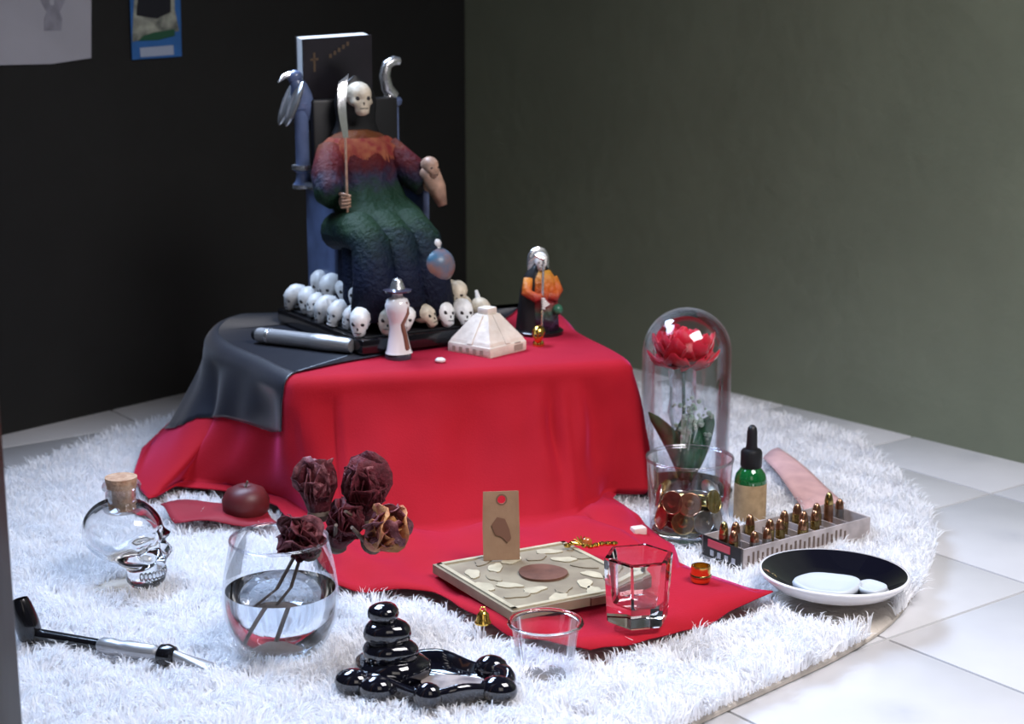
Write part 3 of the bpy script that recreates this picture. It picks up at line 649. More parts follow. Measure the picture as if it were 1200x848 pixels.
# fishbowl
q = on_rug(331, 762); excl.append((q.x, q.y, .036)); fb = thing('glass_bowl', q, 'round clear glass bowl of water holding dried roses', 'bowl')
prof = [(0, .0005), (.026, .0005), (.034, .003), (.043, .014), (.050, .030), (.0525, .048), (.0520, .062), (.0495, .080), (.0465, .094), (.0445, .104), (.0440, .108)]
inn = [(r-.0022 if r > .003 else 0, max(z, .006) if r < .03 else z) for r, z in prof]
MB().lathe(prof, 56).build('bowl', M['thin'], fb, ang=180)
MB().lathe([(.0425, .107), (.0433, .1085), (.0446, .1085), (.0448, .107), (.0446, .1055), (.043, .1055), (.0425, .107)], 56).build('rim', M['thinp'], fb, ang=180)
MB().lathe([(0, .004), (.024, .0045), (.032, .007), (.041, .017), (.0475, .031), (.0500, .048), (.0495, .060), (0, .0605)], 56).build('water', M['water'], fb)
o = MB().lathe([(0, .0), (.020, .001), (.016, .008), (.006, .013), (0, .014)], 20, wob=lambda a, z: 1+.12*math.sin(3*a)).build('pebble', M['stem'], fb); o.location = (-.004, -.002, .006)
o['label'] = 'dark lump at bottom of bowl'
# dried roses
def petal_mesh(name, w_, h_, curl, m, ruff=.1):
    mb = MB(); rows = []; nu, nv = 6, 7
    for i in range(nu):
        u = i/(nu-1); row = []
        for j in range(nv):
            v_ = (j/(nv-1))*2-1; ww = w_*(.35+.65*math.sin(min(1, u*1.25)*PI/2))*(1-.25*max(0, u-.7)/.3*abs(v_))
            a = v_*.85; out = h_*(.10+.55*math.sin(u*1.9)*.5)+curl*h_*max(0, u-.55)**1.5*2
            row.append((ww*math.sin(a), -out*math.cos(a*.8)+ruff*h_*.3*math.sin(v_*5+u*4)*u, h_*u-.08*h_*abs(v_)**2*u-curl*h_*.5*max(0, u-.7)))
        rows.append(row)
    mb.grid(rows); o = mb.build(name, m, None, ang=180); md = o.modifiers.new('s', 'SOLIDIFY'); md.thickness = .0006; return o
def rose(name, loc, r, tilt, rz, label, mats, layers, stem=None, group=None, seed=0):
    rs = random.Random(seed); t_ = thing(name, loc, label, 'flower', rz=rz, group=group); t_.rotation_euler = (tilt, 0, rz)
    protos = [petal_mesh('petal', r*.85, r*1.5, .5, mm, .25) for mm in mats]; used = [False]*len(protos)
    for li, (cnt, sc, open_) in enumerate(layers):
        for k in range(cnt):
            mi = rs.randrange(len(protos)) if len(protos) > 1 else 0
            if used[mi]: o = copy_obj(protos[mi])
            else: o = protos[mi]; used[mi] = True
            o.parent = t_; a = 2*PI*(k+.37*li+rs.uniform(-.12, .12))/cnt; s = sc*rs.uniform(.88, 1.1)
            o.rotation_euler = (Matrix.Rotation(a, 4, 'Z') @ Matrix.Rotation(open_+rs.uniform(-.12, .12), 4, 'X')).to_euler(); o.scale = (s, s, s); o.location = (0, 0, -r*.7)
    for i, p in enumerate(protos):
        if not used[i]: bpy.data.objects.remove(p)
    MB().ball((0, 0, -r*.25), (r*.42, r*.42, r*.6), 14).build('heart', mats[0], t_)
    MB().lathe([(0, -r*1.0), (r*.22, -r*.95), (r*.36, -r*.75), (r*.30, -r*.55), (0, -r*.5)], 12).build('calyx', M['stem'], t_)
    if stem:
        inv = (Matrix.Translation(loc) @ t_.rotation_euler.to_matrix().to_4x4()).inverted()
        MB().tube([(0, 0, -r*.9)]+[tuple(inv @ Vector(p)) for p in stem], [r*.09, .0017, .0016, .0015][:len(stem)+1], 7).build('stem', M['stem'], t_)
    return t_
qb = q.copy()
LY = [(4, .55, .05), (5, .75, -.15), (6, .92, -.45), (6, 1.0, -.75)]
def bw_(dx, dy, z): return Vector((qb.x+dx, qb.y+dy, RZ+z))
DR = [('back left', P(372, 574, 1.47), .021, -.1, .5, [M['dried'], M['dried'], M['driedp']], 'dark dried rose, upper left of the bunch in glass bowl'),
      ('back right', P(428, 580, 1.47), .023, .15, -.5, [M['dried'], M['dried'], M['driedp']], 'dark dried rose, upper right of the bunch in glass bowl'),
      ('front left', P(355, 634, 1.385), .021, .9, -.2, [M['dried'], M['driedp'], M['dried']], 'dark dried rose drooping at front rim of glass bowl'),
      ('centre', P(402, 618, 1.45), .020, .5, .8, [M['dried']], 'blackish dried rose in middle of the bunch'),
      ('right', P(448, 625, 1.43), .021, .9, .7, [M['driedo'], M['driedo'], M['driedp']], 'dried orange and pink rose at right of the bunch')]
for i, (w0, p_, r_, tl, rz, ms, lab) in enumerate(DR):
    d_ = (Vector((qb.x, qb.y, p_.z))-p_); ent = bw_(.026 if p_.x > qb.x else -.01, .012-.004*i, .112)
    tip = bw_(-.030+.012*i, -.018+.008*i, .012)
    rose('dried_rose', p_, r_*1.5, tl, rz, lab, ms, LY, [tuple(ent), tuple(tip)] if i in (0, 2) else [tuple(p_+(Vector((qb.x+.045, qb.y+.02, RZ+.115))-p_)*.6)], seed=i+3)
# fruit behind the bowl
q = on_rug(289, 612); excl.append((q.x, q.y, .022)); fr = thing('round_fruit', q, 'dark maroon round fruit at cloth hem behind glass bowl', 'fruit')
MB().lathe([(0, .001), (.008, .0), (.018, .004), (.026, .016), (.027, .028), (.021, .039), (.010, .044), (.003, .042), (0, .039)], 28).build('skin', M['maroon'], fr, ang=180)
mb = MB(); mb.tube([(0, 0, .038), (.001, 0, .044), (.003, 0, .049)], .0012, 6); mb.build('stalk', M['stem'], fr)
# incense burner
q = on_rug(500, 812, RZ-.004); ib = thing('incense_burner', q, 'glossy black ceramic incense burner of stacked pebbles with pool tray', 'incense burner', rz=-.22)
for dx in (-.05, -.02, .01, .04): excl.append((q.x+dx, q.y-dx*.2, .028))
def wb(k, p=0, am=.06): return lambda a, z: 1+am*math.sin(k*a+p)+am*.5*math.sin((k+2)*a+p*2)
for (x, y, z, rx, ry, rz_, p_) in [(-.033, .006, .018, .034, .026, .015, 0), (-.034, .004, .034, .025, .020, .013, 1), (-.036, .004, .052, .021, .018, .012, 2), (-.038, .003, .069, .0135, .013, .009, 4)]:
    def fn(d, p_=p_):
        k = 1+.06*math.sin(3*math.atan2(d.y, d.x)+p_)+.05*mn.noise(Vector(d)*2+Vector((p_, 0, 0))); return (d.x*k, d.y*k, (abs(d.z)**.8)*(1 if d.z > 0 else -1))
    MB().ball((x, y, z), (rx, ry, rz_), 28, fn=fn).build('pebble', M['ceramic'], ib, ang=180)
rows = []
for s_, z_ in [(.0, .003), (.5, .003), (.9, .004), (1.0, .010), (1.02, .018), (.97, .023), (.90, .022), (.84, .015), (.78, .011), (.4, .010), (.02, .010)]:
    rows.append([((.004+max(s_, .01)*.068*math.cos(a)*(1+.07*math.sin(3*a+1)), max(s_, .01)*.038*math.sin(a)*(1+.10*math.sin(4*a)), z_+(.003*math.sin(5*a) if z_ > .012 else 0))) for a in [2*PI*k/64 for k in range(64)]])
mb = MB(); mb.grid(rows, True, True, True); mb.build('pool_tray', M['ceramic'], ib, ang=180)
for (x, y, r) in [(-.058, -.024, .013), (-.034, -.034, .012), (.066, -.012, .013), (.050, .030, .012), (.012, -.038, .010)]:
    MB().ball((x, y, .015), (r*1.3, r, .012), 20).build('rim_pebble', M['ceramic'], ib, ang=180)
mb = MB(); rows = [[((.026+s*.030*math.cos(a)), -.002+s*.019*math.sin(a)*(1+.1*math.sin(3*a)), .0125+.002*(1-s)) for a in [2*PI*k/32 for k in range(32)]] for s in (1, .6, .02)]
mb.grid(rows, True, False, True).build('painted_reflection', mat('smoky_reflection_paint', (.42, .36, .34), .35, c2=(.16, .14, .15), vscale=60), ib)  # smoky reflection in the glazed pool, put into colour
# plastic cup
q = on_rug(639, 792); excl.append((q.x, q.y, .022)); pcu = thing('plastic_cup', q, 'small clear plastic cup at front edge of red cloth', 'cup')
MB().lathe([(0, .001), (.0225, .001), (.0235, .004), (.0295, .046), (.0300, .049)], 48).build('wall', M['thinp'], pcu, ang=50)
MB().lathe([(.0298, .048), (.0322, .0485), (.0335, .0500), (.0325, .0515), (.0300, .0515), (.0292, .050), (.0298, .048)], 48).build('rim', M['glass'], pcu, ang=180)
# shot glass
q = on_rug(747, 727, ZB+.003); q.z = ZB+.004; sg = thing('shot_glass', q, 'hexagonal clear shot glass with thick base on red cloth', 'glass', rz=.25)
mb = MB(); mb.lathe([(.0, .0), (.0275, 0), (.0295, .002), (.0335, .062), (.0325, .0635), (.0285, .0635), (.0265, .058), (.0215, .020), (.018, .0175), (0, .0165)], 6); mb.build('tumbler', M['glass'], sg, ang=25)
mb = MB(); mb.lathe([(0, .0167), (.0180, .0177), (.0217, .0203), (.0228, .030), (0, .030)], 24); 
# spirit board with printed mat
zb = ZB+.004
Lc, Fc, Bc = G(507, 661, zb+.008), G(600, 717, zb+.008), G(662, 634, zb+.008)
u_ = (Bc-Lc); v_ = (Fc-Lc); Rc = Lc+u_*1.0+v_*1.0
sbd = thing('printed_board', (Lc+Rc)/2-Vector((0, 0, .006)), 'khaki patterned board with brown oval centre lying on red cloth', 'board')
o0 = sbd.location.copy()
def bp_(s, t, z): 
    p = Lc+u_*s+v_*t-o0; return (p.x, p.y, z)
mb = MB(); q4 = [(0, 0), (1, 0), (1, 1), (0, 1)]; mb.add([bp_(s, t, -.003) for s, t in q4]+[bp_(s, t, .006) for s, t in q4], [(3,2,1,0),(4,5,6,7),(0,1,5,4),(1,2,6,5),(2,3,7,6),(3,0,4,7)]); mb.build('panel', M['board'], sbd, smooth=False)
def blob(cx_, cy_, rx, ry, rot, k=24, wob=.12, ph=0, z0=.0062, z1=.0070):
    pts = []
    for i in range(k):
        a = 2*PI*i/k; r = 1+wob*math.sin(3*a+ph)+wob*.6*math.sin(5*a+ph*2); x, y = rx*r*math.cos(a), ry*r*math.sin(a)
        pts.append((cx_+x*math.cos(rot)-y*math.sin(rot), cy_+x*math.sin(rot)+y*math.cos(rot)))
    pts = [(min(max(a, .02), .98), min(max(b2, .02), .98)) for a, b2 in pts]
    m2 = MB(); m2.add([bp_(s, t, z0) for s, t in pts]+[bp_(s, t, z1) for s, t in pts], [tuple(range(k, 2*k))]+[(i, (i+1) % k, k+(i+1) % k, k+i) for i in range(k)]); return m2
mb = blob(.52, .50, .155, .155, 0, wob=.02, z1=.0085); mb.build('centre_oval', M['boardd'], sbd)
rs = random.Random(4)
for i in range(22):
    a = 2*PI*i/11+.2*(i > 10); r = .30 if i < 11 else .42
    cx_, cy_ = .52+r*math.cos(a)*1.05, .5+r*math.sin(a)*1.05
    if not (.06 < cx_ < .94 and .06 < cy_ < .94): continue
    blob(cx_, cy_, .085, .045, a+rs.uniform(.6, 1.6), ph=i, z1=.0072).build('leaf_motif', M['boardl'] if i % 3 else M['board'], sbd, smooth=False)
mb = MB()
for (s0, t0, s1, t1) in [(.02, .02, .98, .05), (.02, .02, .05, .98), (.95, .02, .98, .98), (.02, .95, .98, .98)]:
    mb.add([bp_(s, t, z) for z in (.006, .0078) for s, t in ((s0, t0), (s1, t0), (s1, t1), (s0, t1))], [(3,2,1,0),(4,5,6,7),(0,1,5,4),(1,2,6,5),(2,3,7,6),(3,0,4,7)])
mb.build('border', M['boardl'], sbd, smooth=False)
mb = MB(); mb.add([bp_(s, t, z) for z in (-.0025, .0052) for s, t in ((.55, 1.0), (1, 1.0), (1, 1.015), (.55, 1.015))], [(3,2,1,0),(4,5,6,7),(0,1,5,4),(1,2,6,5),(2,3,7,6),(3,0,4,7)]); mb.build('dark_edge_strip', M['boardd'], sbd, smooth=False)
# kraft tag upright
q = G(588, 656, zb+.0095); tg = thing('kraft_tag', q, 'upright brown card tag with punched hole standing on board', 'tag', rz=.12, rx=-.16)
mb = MB(); w2, h2 = .0185, .070; 
ol = [(-w2, 0), (w2, 0), (w2+.0003, .03), (w2, h2), (-w2+.001, h2), (-w2-.0002, .035)]
hole = [(.0042*math.cos(2*PI*k/16)+.001, h2-.0085+.0042*math.sin(2*PI*k/16)) for k in range(16)]
bm = bmesh.new(); vo = [bm.verts.new((x, 0, z)) for x, z in ol]; vh = [bm.verts.new((x, 0, z)) for x, z in hole]
ed = [bm.edges.new((vo[i], vo[(i+1) % len(vo)])) for i in range(len(vo))]+[bm.edges.new((vh[i], vh[(i+1) % 16])) for i in range(16)]
bmesh.ops.triangle_fill(bm, use_beauty=True, edges=ed)
for f in [f for f in bm.faces if (f.calc_center_median()-Vector((.001, 0, h2-.0085))).length < .0035]: bm.faces.remove(f)
bm.verts.index_update(); mb.add([v.co[:] for v in bm.verts], [[v.index for v in f.verts] for f in bm.faces]); bm.free()
o = mb.build('card', M['kraft'], tg, smooth=False); md = o.modifiers.new('s', 'SOLIDIFY'); md.thickness = .0016
mb = MB(); pts = [(-.006+.0015*math.sin(k), .028+.0) for k in range(1)]
cloud = [(-.010, .036), (-.004, .044), (.004, .042), (.008, .032), (.010, .022), (.006, .018), (.000, .024), (-.006, .026)]
mb.add([(x, -.0012, z) for x, z in cloud]+[(x, -.0006, z) for x, z in cloud], [tuple(range(8))]+[(i, (i+1) % 8, 8+(i+1) % 8, 8+i) for i in range(8)]); mb.build('stamped_mark', M['kraftd'], tg, smooth=False)
MB().lathe([(.0042, -.0007), (.0058, -.0007), (.0058, -.0003), (.0042, -.0003), (.0042, -.0007)], 20, TR(.001, -.0005, h2-.0085, rx=PI/2)).build('eyelet', M['kraftd'], tg)
# gold trinkets
q = on_rug(566, 730, ZB+.002); excl.append((q.x, q.y, .014)); gb = thing('gold_bell', q, 'small gold bell at left edge of red cloth', 'bell'); gb.scale = (.8, .8, .75)
MB().lathe([(0, 0), (.0095, 0), (.010, .002), (.0078, .006), (.0070, .012), (.004, .0155), (0, .016)], 24).build('body', M['gold'], gb)
mb = MB(); mb.tube([(.003*math.cos(a), 0, .0185+.003*math.sin(a)) for a in [2*PI*k/12 for k in range(13)]], .0008, 6); mb.build('loop', M['gold'], gb)
q = on_rug(821, 680, ZB+.002); excl.append((q.x, q.y, .014)); gb = thing('gold_thimble', q, 'small gold threaded thimble-like ring on rug between cloth and cartridge tray', 'trinket', rz=.3)
mb = MB(); mb.lathe([(0, 0), (.0095, 0), (.010, .003), (.0095, .006), (.010, .008), (.0095, .011), (.010, .013), (.0095, .016), (.0075, .016), (.007, .010), (0, .010)], 24); mb.build('body', M['gold'], gb)
MB().lathe([(.0100, .004), (.0108, .005), (.0108, .0065), (.0100, .0075)], 24).build('ridge', M['brass'], gb)
q = G(692, 640, zb+.011); gc = thing('gold_brooch', q, 'ornate gold brooch on back corner of patterned board', 'brooch', rz=.1)
mb = MB()
for i in range(9):
    x = -.024+.006*i; mb.ball((x, .003*math.sin(i*1.4), .002+.0015*math.sin(i)), (.0042, .003, .0028), 8)
mb.build('links', M['gold'], gc)
mb = MB(); mb.ball((-.004, 0, .005), (.006, .004, .005), 10); mb.build('stone', mat('amber_stone', (.45, .12, .03), .2, coat=1), gc)
mb = MB()
for k in range(7):
    a = -1.3+k*.43; mb.tube([(-.010, 0, .003), (-.010+.010*math.sin(a), 0, .003+.009*math.cos(a))], [.0018, .0006], 6)
mb.build('fan', M['gold'], gc)
q = on_rug(748, 628, RZ+.006); o = MB().box((-.008, -.006, 0), (.008, .006, .011), bev=.002).build('salt_cube', mat('pinkish_white_wax', (.75, .62, .58), .5, var=.1), None); o.location = q; o.rotation_euler = (0, 0, .4)
tag(o, 'small pinkish white wax cube on edge of red cloth left of coin tumbler', 'wax')
# coin tumbler
q = on_rug(806, 628); excl.append((q.x, q.y, .042)); ct = thing('coin_tumbler', q, 'clear glass tumbler filled with coins in front of rose dome', 'glass')
pr_ = [(0, .0005), (.036, .0005), (.0405, .003), (.0425, .012), (.0475, .090)]
MB().lathe(pr_, 56).build('wall', M['thin'], ct, ang=180)
MB().lathe([(0, .001), (.036, .001), (.0398, .0035), (.0400, .0085), (.036, .0105), (0, .011)], 40).build('thick_base', M['glass'], ct, ang=60)
MB().lathe([(.0462, .089), (.0466, .0915), (.0480, .092), (.0486, .0905), (.0482, .0885), (.047, .088), (.0462, .089)], 56).build('rim', M['thinp'], ct, ang=180)
def coin_mesh(m):
    mb = MB(); mb.lathe([(0, 0), (.0125, 0), (.0130, .0004), (.0130, .0014), (.0125, .0018), (.0118, .0018), (.0114, .0014), (0, .0014)], 28); mb.lathe([(.0, .0014), (.004, .0018), (.0055, .0014)], 8)
    return mb
coins = {}
rs = random.Random(9); kinds = ['copper', 'brass', 'nickel']; cq = Vector((q.x, q.y, RZ+.011))
names = {'copper': 'round copper coin in the heap inside the tumbler', 'brass': 'round golden coin in the heap inside the tumbler', 'nickel': 'round dull silver coin in the heap inside the tumbler'}
lay = []
for l in range(8):
    for k in range(4):
        a = 2*PI*(k+.5*l)/4+rs.uniform(-.2, .2); tilt = rs.uniform(.1, .5)
        rr = .0185
        lay.append((rr*math.cos(a), rr*math.sin(a), .004+l*.0042, tilt, a))
for k in range(15):
    a = -PI/2+(k-7)*.38+rs.uniform(-.1, .1); lay.append((.0325*math.cos(a), .0325*math.sin(a), .0145+(k % 2)*.021, 1.32, a))
for i, (x, y, z, tl, a) in enumerate(lay):
    front_ = y < 0
    kd = ('copper' if x < 0 and rs.random() < .6 else rs.choice(kinds)) if x < .012 else rs.choice(['nickel', 'brass', 'nickel'])
    if kd not in coins: o = coin_mesh(kd).build('coin', M[kd]); coins[kd] = o
    else: o = copy_obj(coins[kd])
    o.location = cq+Vector((x, y, z)); o.rotation_euler = (Matrix.Rotation(a, 3, 'Z') @ Matrix.Rotation(tl, 3, 'Y')).to_euler()
    if i >= 32:
        j = i-32; lv = 'upper' if j % 2 else 'lower'; ords = ['far left', 'second from left', 'third from left', 'middle', 'third from right', 'second from right', 'far right', 'rightmost']
        tag(o, '%s coin leaning against tumbler wall, %s row, %s' % ({'copper': 'copper', 'brass': 'golden', 'nickel': 'dull silver'}[kd], lv, ords[j//2]), 'coin', 'coins in the tumbler')
    else: tag(o, names[kd], 'coin', 'coins in the tumbler')
# rose dome
q = on_rug(801, 580); excl.append((q.x, q.y, .055)); rd = thing('glass_dome', q, 'tall clear glass dome on black base covering a red rose', 'dome')
R0 = .0525; H0 = .228; dm = [(R0, .012), (R0, H0-R0)]+[(R0*math.cos(a), H0-R0+R0*math.sin(a)) for a in [PI/2*k/14 for k in range(1, 14)]]+[(.0015, H0)]
MB().lathe(dm, 64).build('dome', M['thin'], rd, ang=180)
MB().lathe([(r-.0022 if r > .003 else r, z-.0018) for r, z in dm], 64).build('inner_wall', M['thin'], rd, ang=180)
MB().lathe([(0, 0), (.056, 0), (.058, .003), (.058, .010), (.054, .014), (0, .014)], 48).build('base', M['black'], rd)
rr_ = thing('red_rose', (q.x-.004, q.y, RZ+.171), 'fresh looking red rose standing inside the glass dome', 'flower'); 
pb = petal_mesh('petal', .0205, .034, .9, M['rosered'], .35); us = False
for li, (cnt, sc, op) in enumerate([(4, .5, 0), (6, .72, -.3), (9, .9, -.7), (11, 1.1, -1.15), (12, 1.2, -1.6), (9, 1.1, -2.0)]):
    for k in range(cnt):
        o = copy_obj(pb) if us else pb; us = True; o.parent = rr_; a = 2*PI*(k+.4*li)/cnt+random.uniform(-.1, .1); s = sc*random.uniform(.9, 1.08)
        o.rotation_euler = (Matrix.Rotation(a, 4, 'Z') @ Matrix.Rotation(op+random.uniform(-.1, .1), 4, 'X')).to_euler(); o.scale = (s, s, s); o.location = (0, 0, -.012)
MB().ball((0, 0, 0), (.009, .009, .014), 12).build('heart', M['rosered'], rr_)
MB().tube([(0, 0, -.01), (.002, 0, -.07), (.004, 0, -.120), (.006, 0, -.157)], [.002, .002, .0022, .003], 8).build('stem', M['leaf'], rr_)
MB().lathe([(.0155, -.018), (.0150, -.040), (.016, -.07), (.010, -.09)], 20, wob=lambda a, z: 1+.12*math.sin(5*a+z*90)).build('cellophane_sleeve', M['thinp'], rr_, ang=180)
def leaf_blade(base, tip, w_, bend):
    base, tip = Vector(base), Vector(tip); rows = []; d = tip-base; sd = Vector((d.z, 0, -d.x)).normalized()
    for i in range(11):
        u = i/10; c = base+d*u+Vector((bend*math.sin(PI*u), -.006*math.sin(PI*u), 0)); ww = w_*math.sin(PI*min(.97, u*.82+.12))**.9 if u < 1 else .0004
        rows.append([tuple(c+sd*ww*k+Vector((0, .008*(k*k)*math.sin(PI*u), 0))) for k in (-1, -.5, 0, .5, 1)])
    mb = MB(); mb.grid(rows); o = mb.build('leaf', M['leaf'], rr_, ang=180); md = o.modifiers.new('s', 'SOLIDIFY'); md.thickness = .0006
leaf_blade((.004, -.004, -.150), (-.040, .0, -.068), .011, .010)
leaf_blade((.006, -.006, -.150), (.036, -.004, -.070), .015, -.004)
leaf_blade((.005, .004, -.150), (.010, .012, -.072), .018, 0)
leaf_blade((.005, -.008, -.145), (.018, -.014, -.085), .012, 0)
mb = MB(); rs = random.Random(3)
for i in range(60):
    x = rs.gauss(.010, .010); z = -.068+rs.gauss(0, .011)-abs(x)*.1; mb.ball((x, -.016+rs.uniform(-.006, .006), z), rs.uniform(.0015, .0034), 6)
for i in range(10):
    x = rs.gauss(.006, .007); mb.tube([(x, -.016, -.07), (x*.7-.002, -.018, -.10-rs.random()*.015)], [.0015, .0008], 5)
mb.build('pale_sprig', M['sprig'], rr_)
# dropper bottle
q = on_rug(878, 612); excl.append((q.x, q.y, .018)); db = thing('dropper_bottle', q, 'small green glass bottle with black dropper cap and tan label', 'bottle')
MB().lathe([(0, 0), (.016, 0), (.0178, .002), (.0180, .052), (.0165, .058), (.012, .064), (.0095, .067), (.0095, .070), (0, .070)], 36).build('glass', M['green_glass'], db, ang=180)
MB().lathe([(.01825, .006), (.01835, .0065), (.01835, .0475), (.01825, .048)], 36).build('label', M['label'], db)
MB().lathe([(0, .066), (.0115, .066), (.0120, .068), (.0120, .083), (.0105, .086), (.007, .087)], 30, wob=lambda a, z: 1+.02*math.sin(20*a)).build('cap', M['blackm'], db)
MB().lathe([(.007, .086), (.0062, .092), (.0058, .106), (.0050, .111), (.0025, .114), (0, .1145)], 24).build('dropper_bulb', M['blackm'], db)
# cartridge tray
pF, pB, pR = G(869, 668, RZ), G(842, 652, RZ), G(1019, 628, RZ)
ux = (pR-pF); uy = (pB-pF); uyn = Vector((-ux.y, ux.x, 0)).normalized(); LX = ux.length; LY_ = .062
tr = thing('cartridge_tray', pF, 'clear plastic tray holding standing brass cartridges', 'tray', rz=math.atan2(ux.y, ux.x))
for k in range(8): 
    for j in (0.015, .045):
        e = pF+ux*(k/7)+uyn*j; excl.append((e.x, e.y, .017))
TH_ = .022
mb = MB(); mb.box((0, 0, 0), (LX, .0018, TH_)); mb.box((0, LY_-.0018, 0), (LX, LY_, TH_)); mb.box((LX-.0018, .0018, 0), (LX, LY_-.0018, TH_)); mb.box((.0018, .0018, 0), (LX-.0018, LY_-.0018, .0015)); mb.build('walls', M['tray'], tr, smooth=False)
mb = MB(); nx, ny = 11, 4
for i in range(1, nx): mb.box((LX*i/nx-.0006, .0018, .0015), (LX*i/nx+.0006, LY_-.0018, .015))
mb.build('dividers', M['tray'], tr, smooth=False)
mb = MB(); mb.box((0, 0, 0), (.0018, LY_, TH_)); mb.build('end_panel', M['blackm'], tr, smooth=False)
mb = MB(); mb.box((-.0008, .018, .012), (0, .052, .020)); mb.build('red_label', M['redprint'], tr, smooth=False)
mb = MB()
for i in range(4): mb.box((-.0008, .010+i*.011, .003), (0, .015+i*.011, .009))
mb.build('pale_print', M['paper'], tr, smooth=False)
mb = MB()
for i in range(22): mb.box((.008+i*.0068, -.0006, .004), (.0105+i*.0068, 0, .017-.003*(i % 3 == 0)))
mb.build('printed_ticks', M['stem'], tr, smooth=False)
def cartridge(brassm, tipm, h, r):
    o = MB().lathe([(0, 0), (r, 0), (r, .0012), (r*.86, .0020), (r, .003), (r*.97, h*.64), (r*.93, h*.66)], 18).build('cartridge', brassm)
    MB().lathe([(r*.92, h*.655), (r*.92, h*.72), (r*.82, h*.83), (r*.58, h*.94), (r*.25, h*.99), (0, h)], 18).build('bullet', tipm, o, ang=180); return o
proto = {'brass': cartridge(M['brass'], M['copper'], .034, .0054), 'nickel': cartridge(M['nickel'], M['copper'], .034, .0054), 'long': cartridge(M['copper'], M['brass'], .040, .0054)}
usedp = set()
cell = LX/nx
crt = [(0, 1, 'brass', 0), (1, 0, 'nickel', 0), (1, 2, 'nickel', .002), (2, 0, 'nickel', .0), (3, 1, 'brass', .003), (4, 1, 'brass', .0), (5, 2, 'brass', .002), (5, 0, 'brass', -.002), (6, 1, 'brass', .002), (7, 1, 'brass', 0), (8, 2, 'brass', .001), (9, 2, 'long', .004), (10, 2, 'nickel', 0), (0, 2, 'long', 0), (3, 3, 'brass', 0), (7, 3, 'brass', -.001)]
rowname = {0: 'front', 1: 'second', 2: 'third', 3: 'back'}; ordn = ['first', 'second', 'third', 'fourth', 'fifth', 'sixth', 'seventh', 'eighth', 'ninth', 'tenth', 'last']
knd = {'brass': 'brass', 'nickel': 'dull silvery', 'long': 'taller coppery'}
for (i, j, kd, dz) in crt:
    o = proto[kd] if kd not in usedp else copy_tree(proto[kd]); usedp.add(kd)
    lx, ly = cell*(i+.5), .009+j*.0145
    c_, s_ = math.cos(tr.rotation_euler.z), math.sin(tr.rotation_euler.z)
    o.location = (pF.x+c_*lx-s_*ly, pF.y+s_*lx+c_*ly, RZ+.0016+max(dz, 0)); o.rotation_euler = (random.uniform(-.04, .04), random.uniform(-.04, .04), random.random()*6)
    tag(o, '%s cartridge standing in %s row of tray, %s slot from labelled end' % (knd[kd], rowname[j], ordn[i]), 'cartridge', 'cartridges in the tray')
# plate
q = on_rug(976, 693, RZ+.004); excl.append((q.x, q.y, .060)); excl.append((q.x, q.y-.02, .058)); pl = thing('black_saucer', q, 'glossy black saucer with white rim holding melted wax', 'saucer')
pl.rotation_euler = (-.03, .02, 0)
MB().lathe([(0, .0045), (.040, .0045), (.052, .009), (.066, .0185), (.0715, .0215)], 64).build('dish', M['ceramic'], pl, ang=180)
MB().lathe([(.0713, .0216), (.0735, .0218), (.0742, .0200), (.0722, .0168), (.062, .0075), (.046, .0012), (.030, .0), (0, .0)], 64).build('white_underside', M['white'], pl, ang=180)
def wax(name, x, y, rx, ry, h, p_, lab):
    o = MB(); rows = [[(x+s*rx*math.cos(a)*(1+.08*math.sin(3*a+p_)), y+s*ry*math.sin(a)*(1+.06*math.sin(4*a+p_)), z) for a in [2*PI*k/40 for k in range(40)]] for s, z in [(1.0, .0048), (1.02, h*.6+.0048), (.97, h+.0048), (.88, h+.0048), (.80, h*.7+.0048), (.4, h*.6+.0048), (.02, h*.6+.0048)]]
    o.grid(rows, True, True, True); b2 = o.build(name, M['wax'], None, ang=180); b2.location = q; tag(b2, lab, 'wax')
wax('wax_puddle', -.006, -.004, .033, .028, .007, 0, 'large round white wax remnant in middle of black saucer')
wax('wax_puddle', .036, -.010, .014, .016, .006, 2, 'smaller white wax blob at right side of black saucer')
# pink slip of paper
pk = [G(x, y, RZ+.012) for x, y in [(894, 529), (911, 527), (948, 553), (986, 588), (962, 594), (938, 586), (916, 571), (897, 546)]]
c0 = sum(pk, Vector())/8; mb = MB(); rows = []
for i in range(9):
    u = i/8; a = G(894+u*50, 536+u*60, RZ+.012)-c0; b2 = G(912+u*78, 524+u*62, RZ+.012)-c0
    rows.append([tuple(a.lerp(b2, k/6)+Vector((0, 0, .003*math.sin(k/6*PI)+.003*math.sin(u*5)))) for k in range(7)])
o = mb.grid(rows).build('paper_slip', M['pink'], None, ang=180); o.location = c0; md = o.modifiers.new('s', 'SOLIDIFY'); md.thickness = .0008
tag(o, 'pale pink curled paper slip on rug behind dropper bottle', 'paper')

# ---------------------------------------------------------------- fur pile (one uncountable part)
N = 260000
mn_ = np.array(rug_o).min(0); mx_ = np.array(rug_o).max(0)
# keep only the part the room shows: y > .75
pts = rng.rand(N*2, 2)*(mx_-mn_)+mn_; poly_ = [tuple(p) for p in rug_o]
wgt = rng.rand(len(pts)) < np.clip(2.2/np.maximum(pts[:, 1], .8)**1.2-.35, .25, 1)
pts = pts[wgt & (pts[:, 1] > .85)]; pts = pts[inpoly(pts, poly_)]
clothpoly = [tuple(c[16 if False else -1][:2]) for c in cols]; pts = pts[~inpoly(pts, clothpoly)]
for (x, y, r) in excl: pts = pts[(pts[:, 0]-x)**2+(pts[:, 1]-y)**2 > r*r]
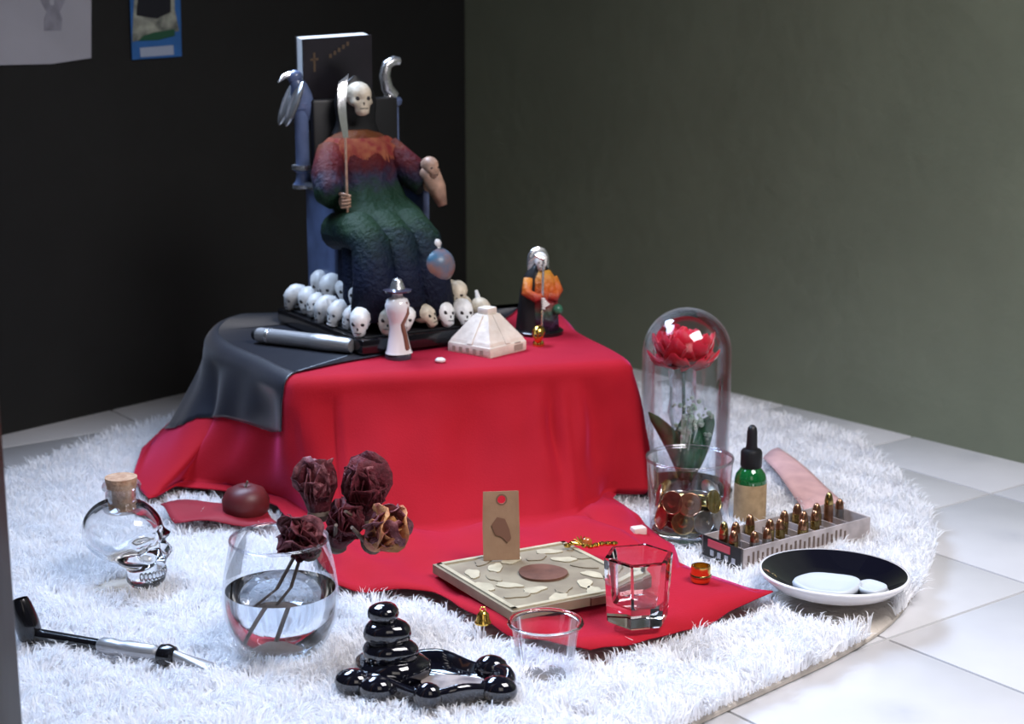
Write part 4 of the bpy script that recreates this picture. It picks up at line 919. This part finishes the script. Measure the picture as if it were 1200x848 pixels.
# board footprint is on the cloth already
n = len(pts); x, y = pts[:, 0], pts[:, 1]
f1 = np.sin(x*71+3*np.sin(y*37))+np.sin(y*83+2.5*np.sin(x*43)); f2 = np.cos(x*59-2*np.sin(y*61))+np.sin(y*49+x*67)
clump = (np.sin(x*140+4*np.sin(y*90))*np.sin(y*150+3*np.sin(x*80)))
big = np.sin(x*190+3*np.sin(y*130)+1)*np.sin(y*170+3*np.sin(x*120))+.6*np.sin(x*75+2*np.sin(y*66))*np.sin(y*88+1.5*np.sin(x*71))
hh = .014+.0065*big+.005*rng.rand(n)
hh = np.clip(hh, .006, .028)
lean = np.stack([f1, f2], 1)*.0035+rng.randn(n, 2)*.0055
ang_ = rng.rand(n)*2*PI; wd = np.stack([np.cos(ang_), np.sin(ang_)], 1)*.0008
V = np.zeros((n, 7, 3)); cxy = np.array([ctr.x, ctr.y])
for k, (u, ww) in enumerate([(0, 1.0), (.4, 1.0), (.75, .7)]):
    c2_ = pts-cxy+lean*u**1.3
    V[:, 2*k, :2] = c2_-wd*ww; V[:, 2*k+1, :2] = c2_+wd*ww; V[:, 2*k, 2] = V[:, 2*k+1, 2] = .010+hh*np.sin(u*1.45)
V[:, 6, :2] = pts-cxy+lean*1.25; V[:, 6, 2] = .010+hh*.95
V[:, :, 2] = np.maximum(V[:, :, 2], .003)
base = (np.arange(n)*7)[:, None]
T3 = np.array([[0, 1, 3], [0, 3, 2], [2, 3, 5], [2, 5, 4], [4, 5, 6]])
faces = (base[:, :, None]+T3[None]).reshape(-1, 3)
me = bpy.data.meshes.new('fur_pile'); me.vertices.add(n*7); me.vertices.foreach_set('co', V.reshape(-1))
me.loops.add(len(faces)*3); me.loops.foreach_set('vertex_index', faces.reshape(-1).astype(np.int32))
me.polygons.add(len(faces)); me.polygons.foreach_set('loop_start', np.arange(0, len(faces)*3, 3, dtype=np.int32)); me.update(calc_edges=True); me.materials.append(M['fur'])
fo = bpy.data.objects.new('fur_pile', me); COL.objects.link(fo); fo.parent = rug; fo['kind'] = 'stuff'
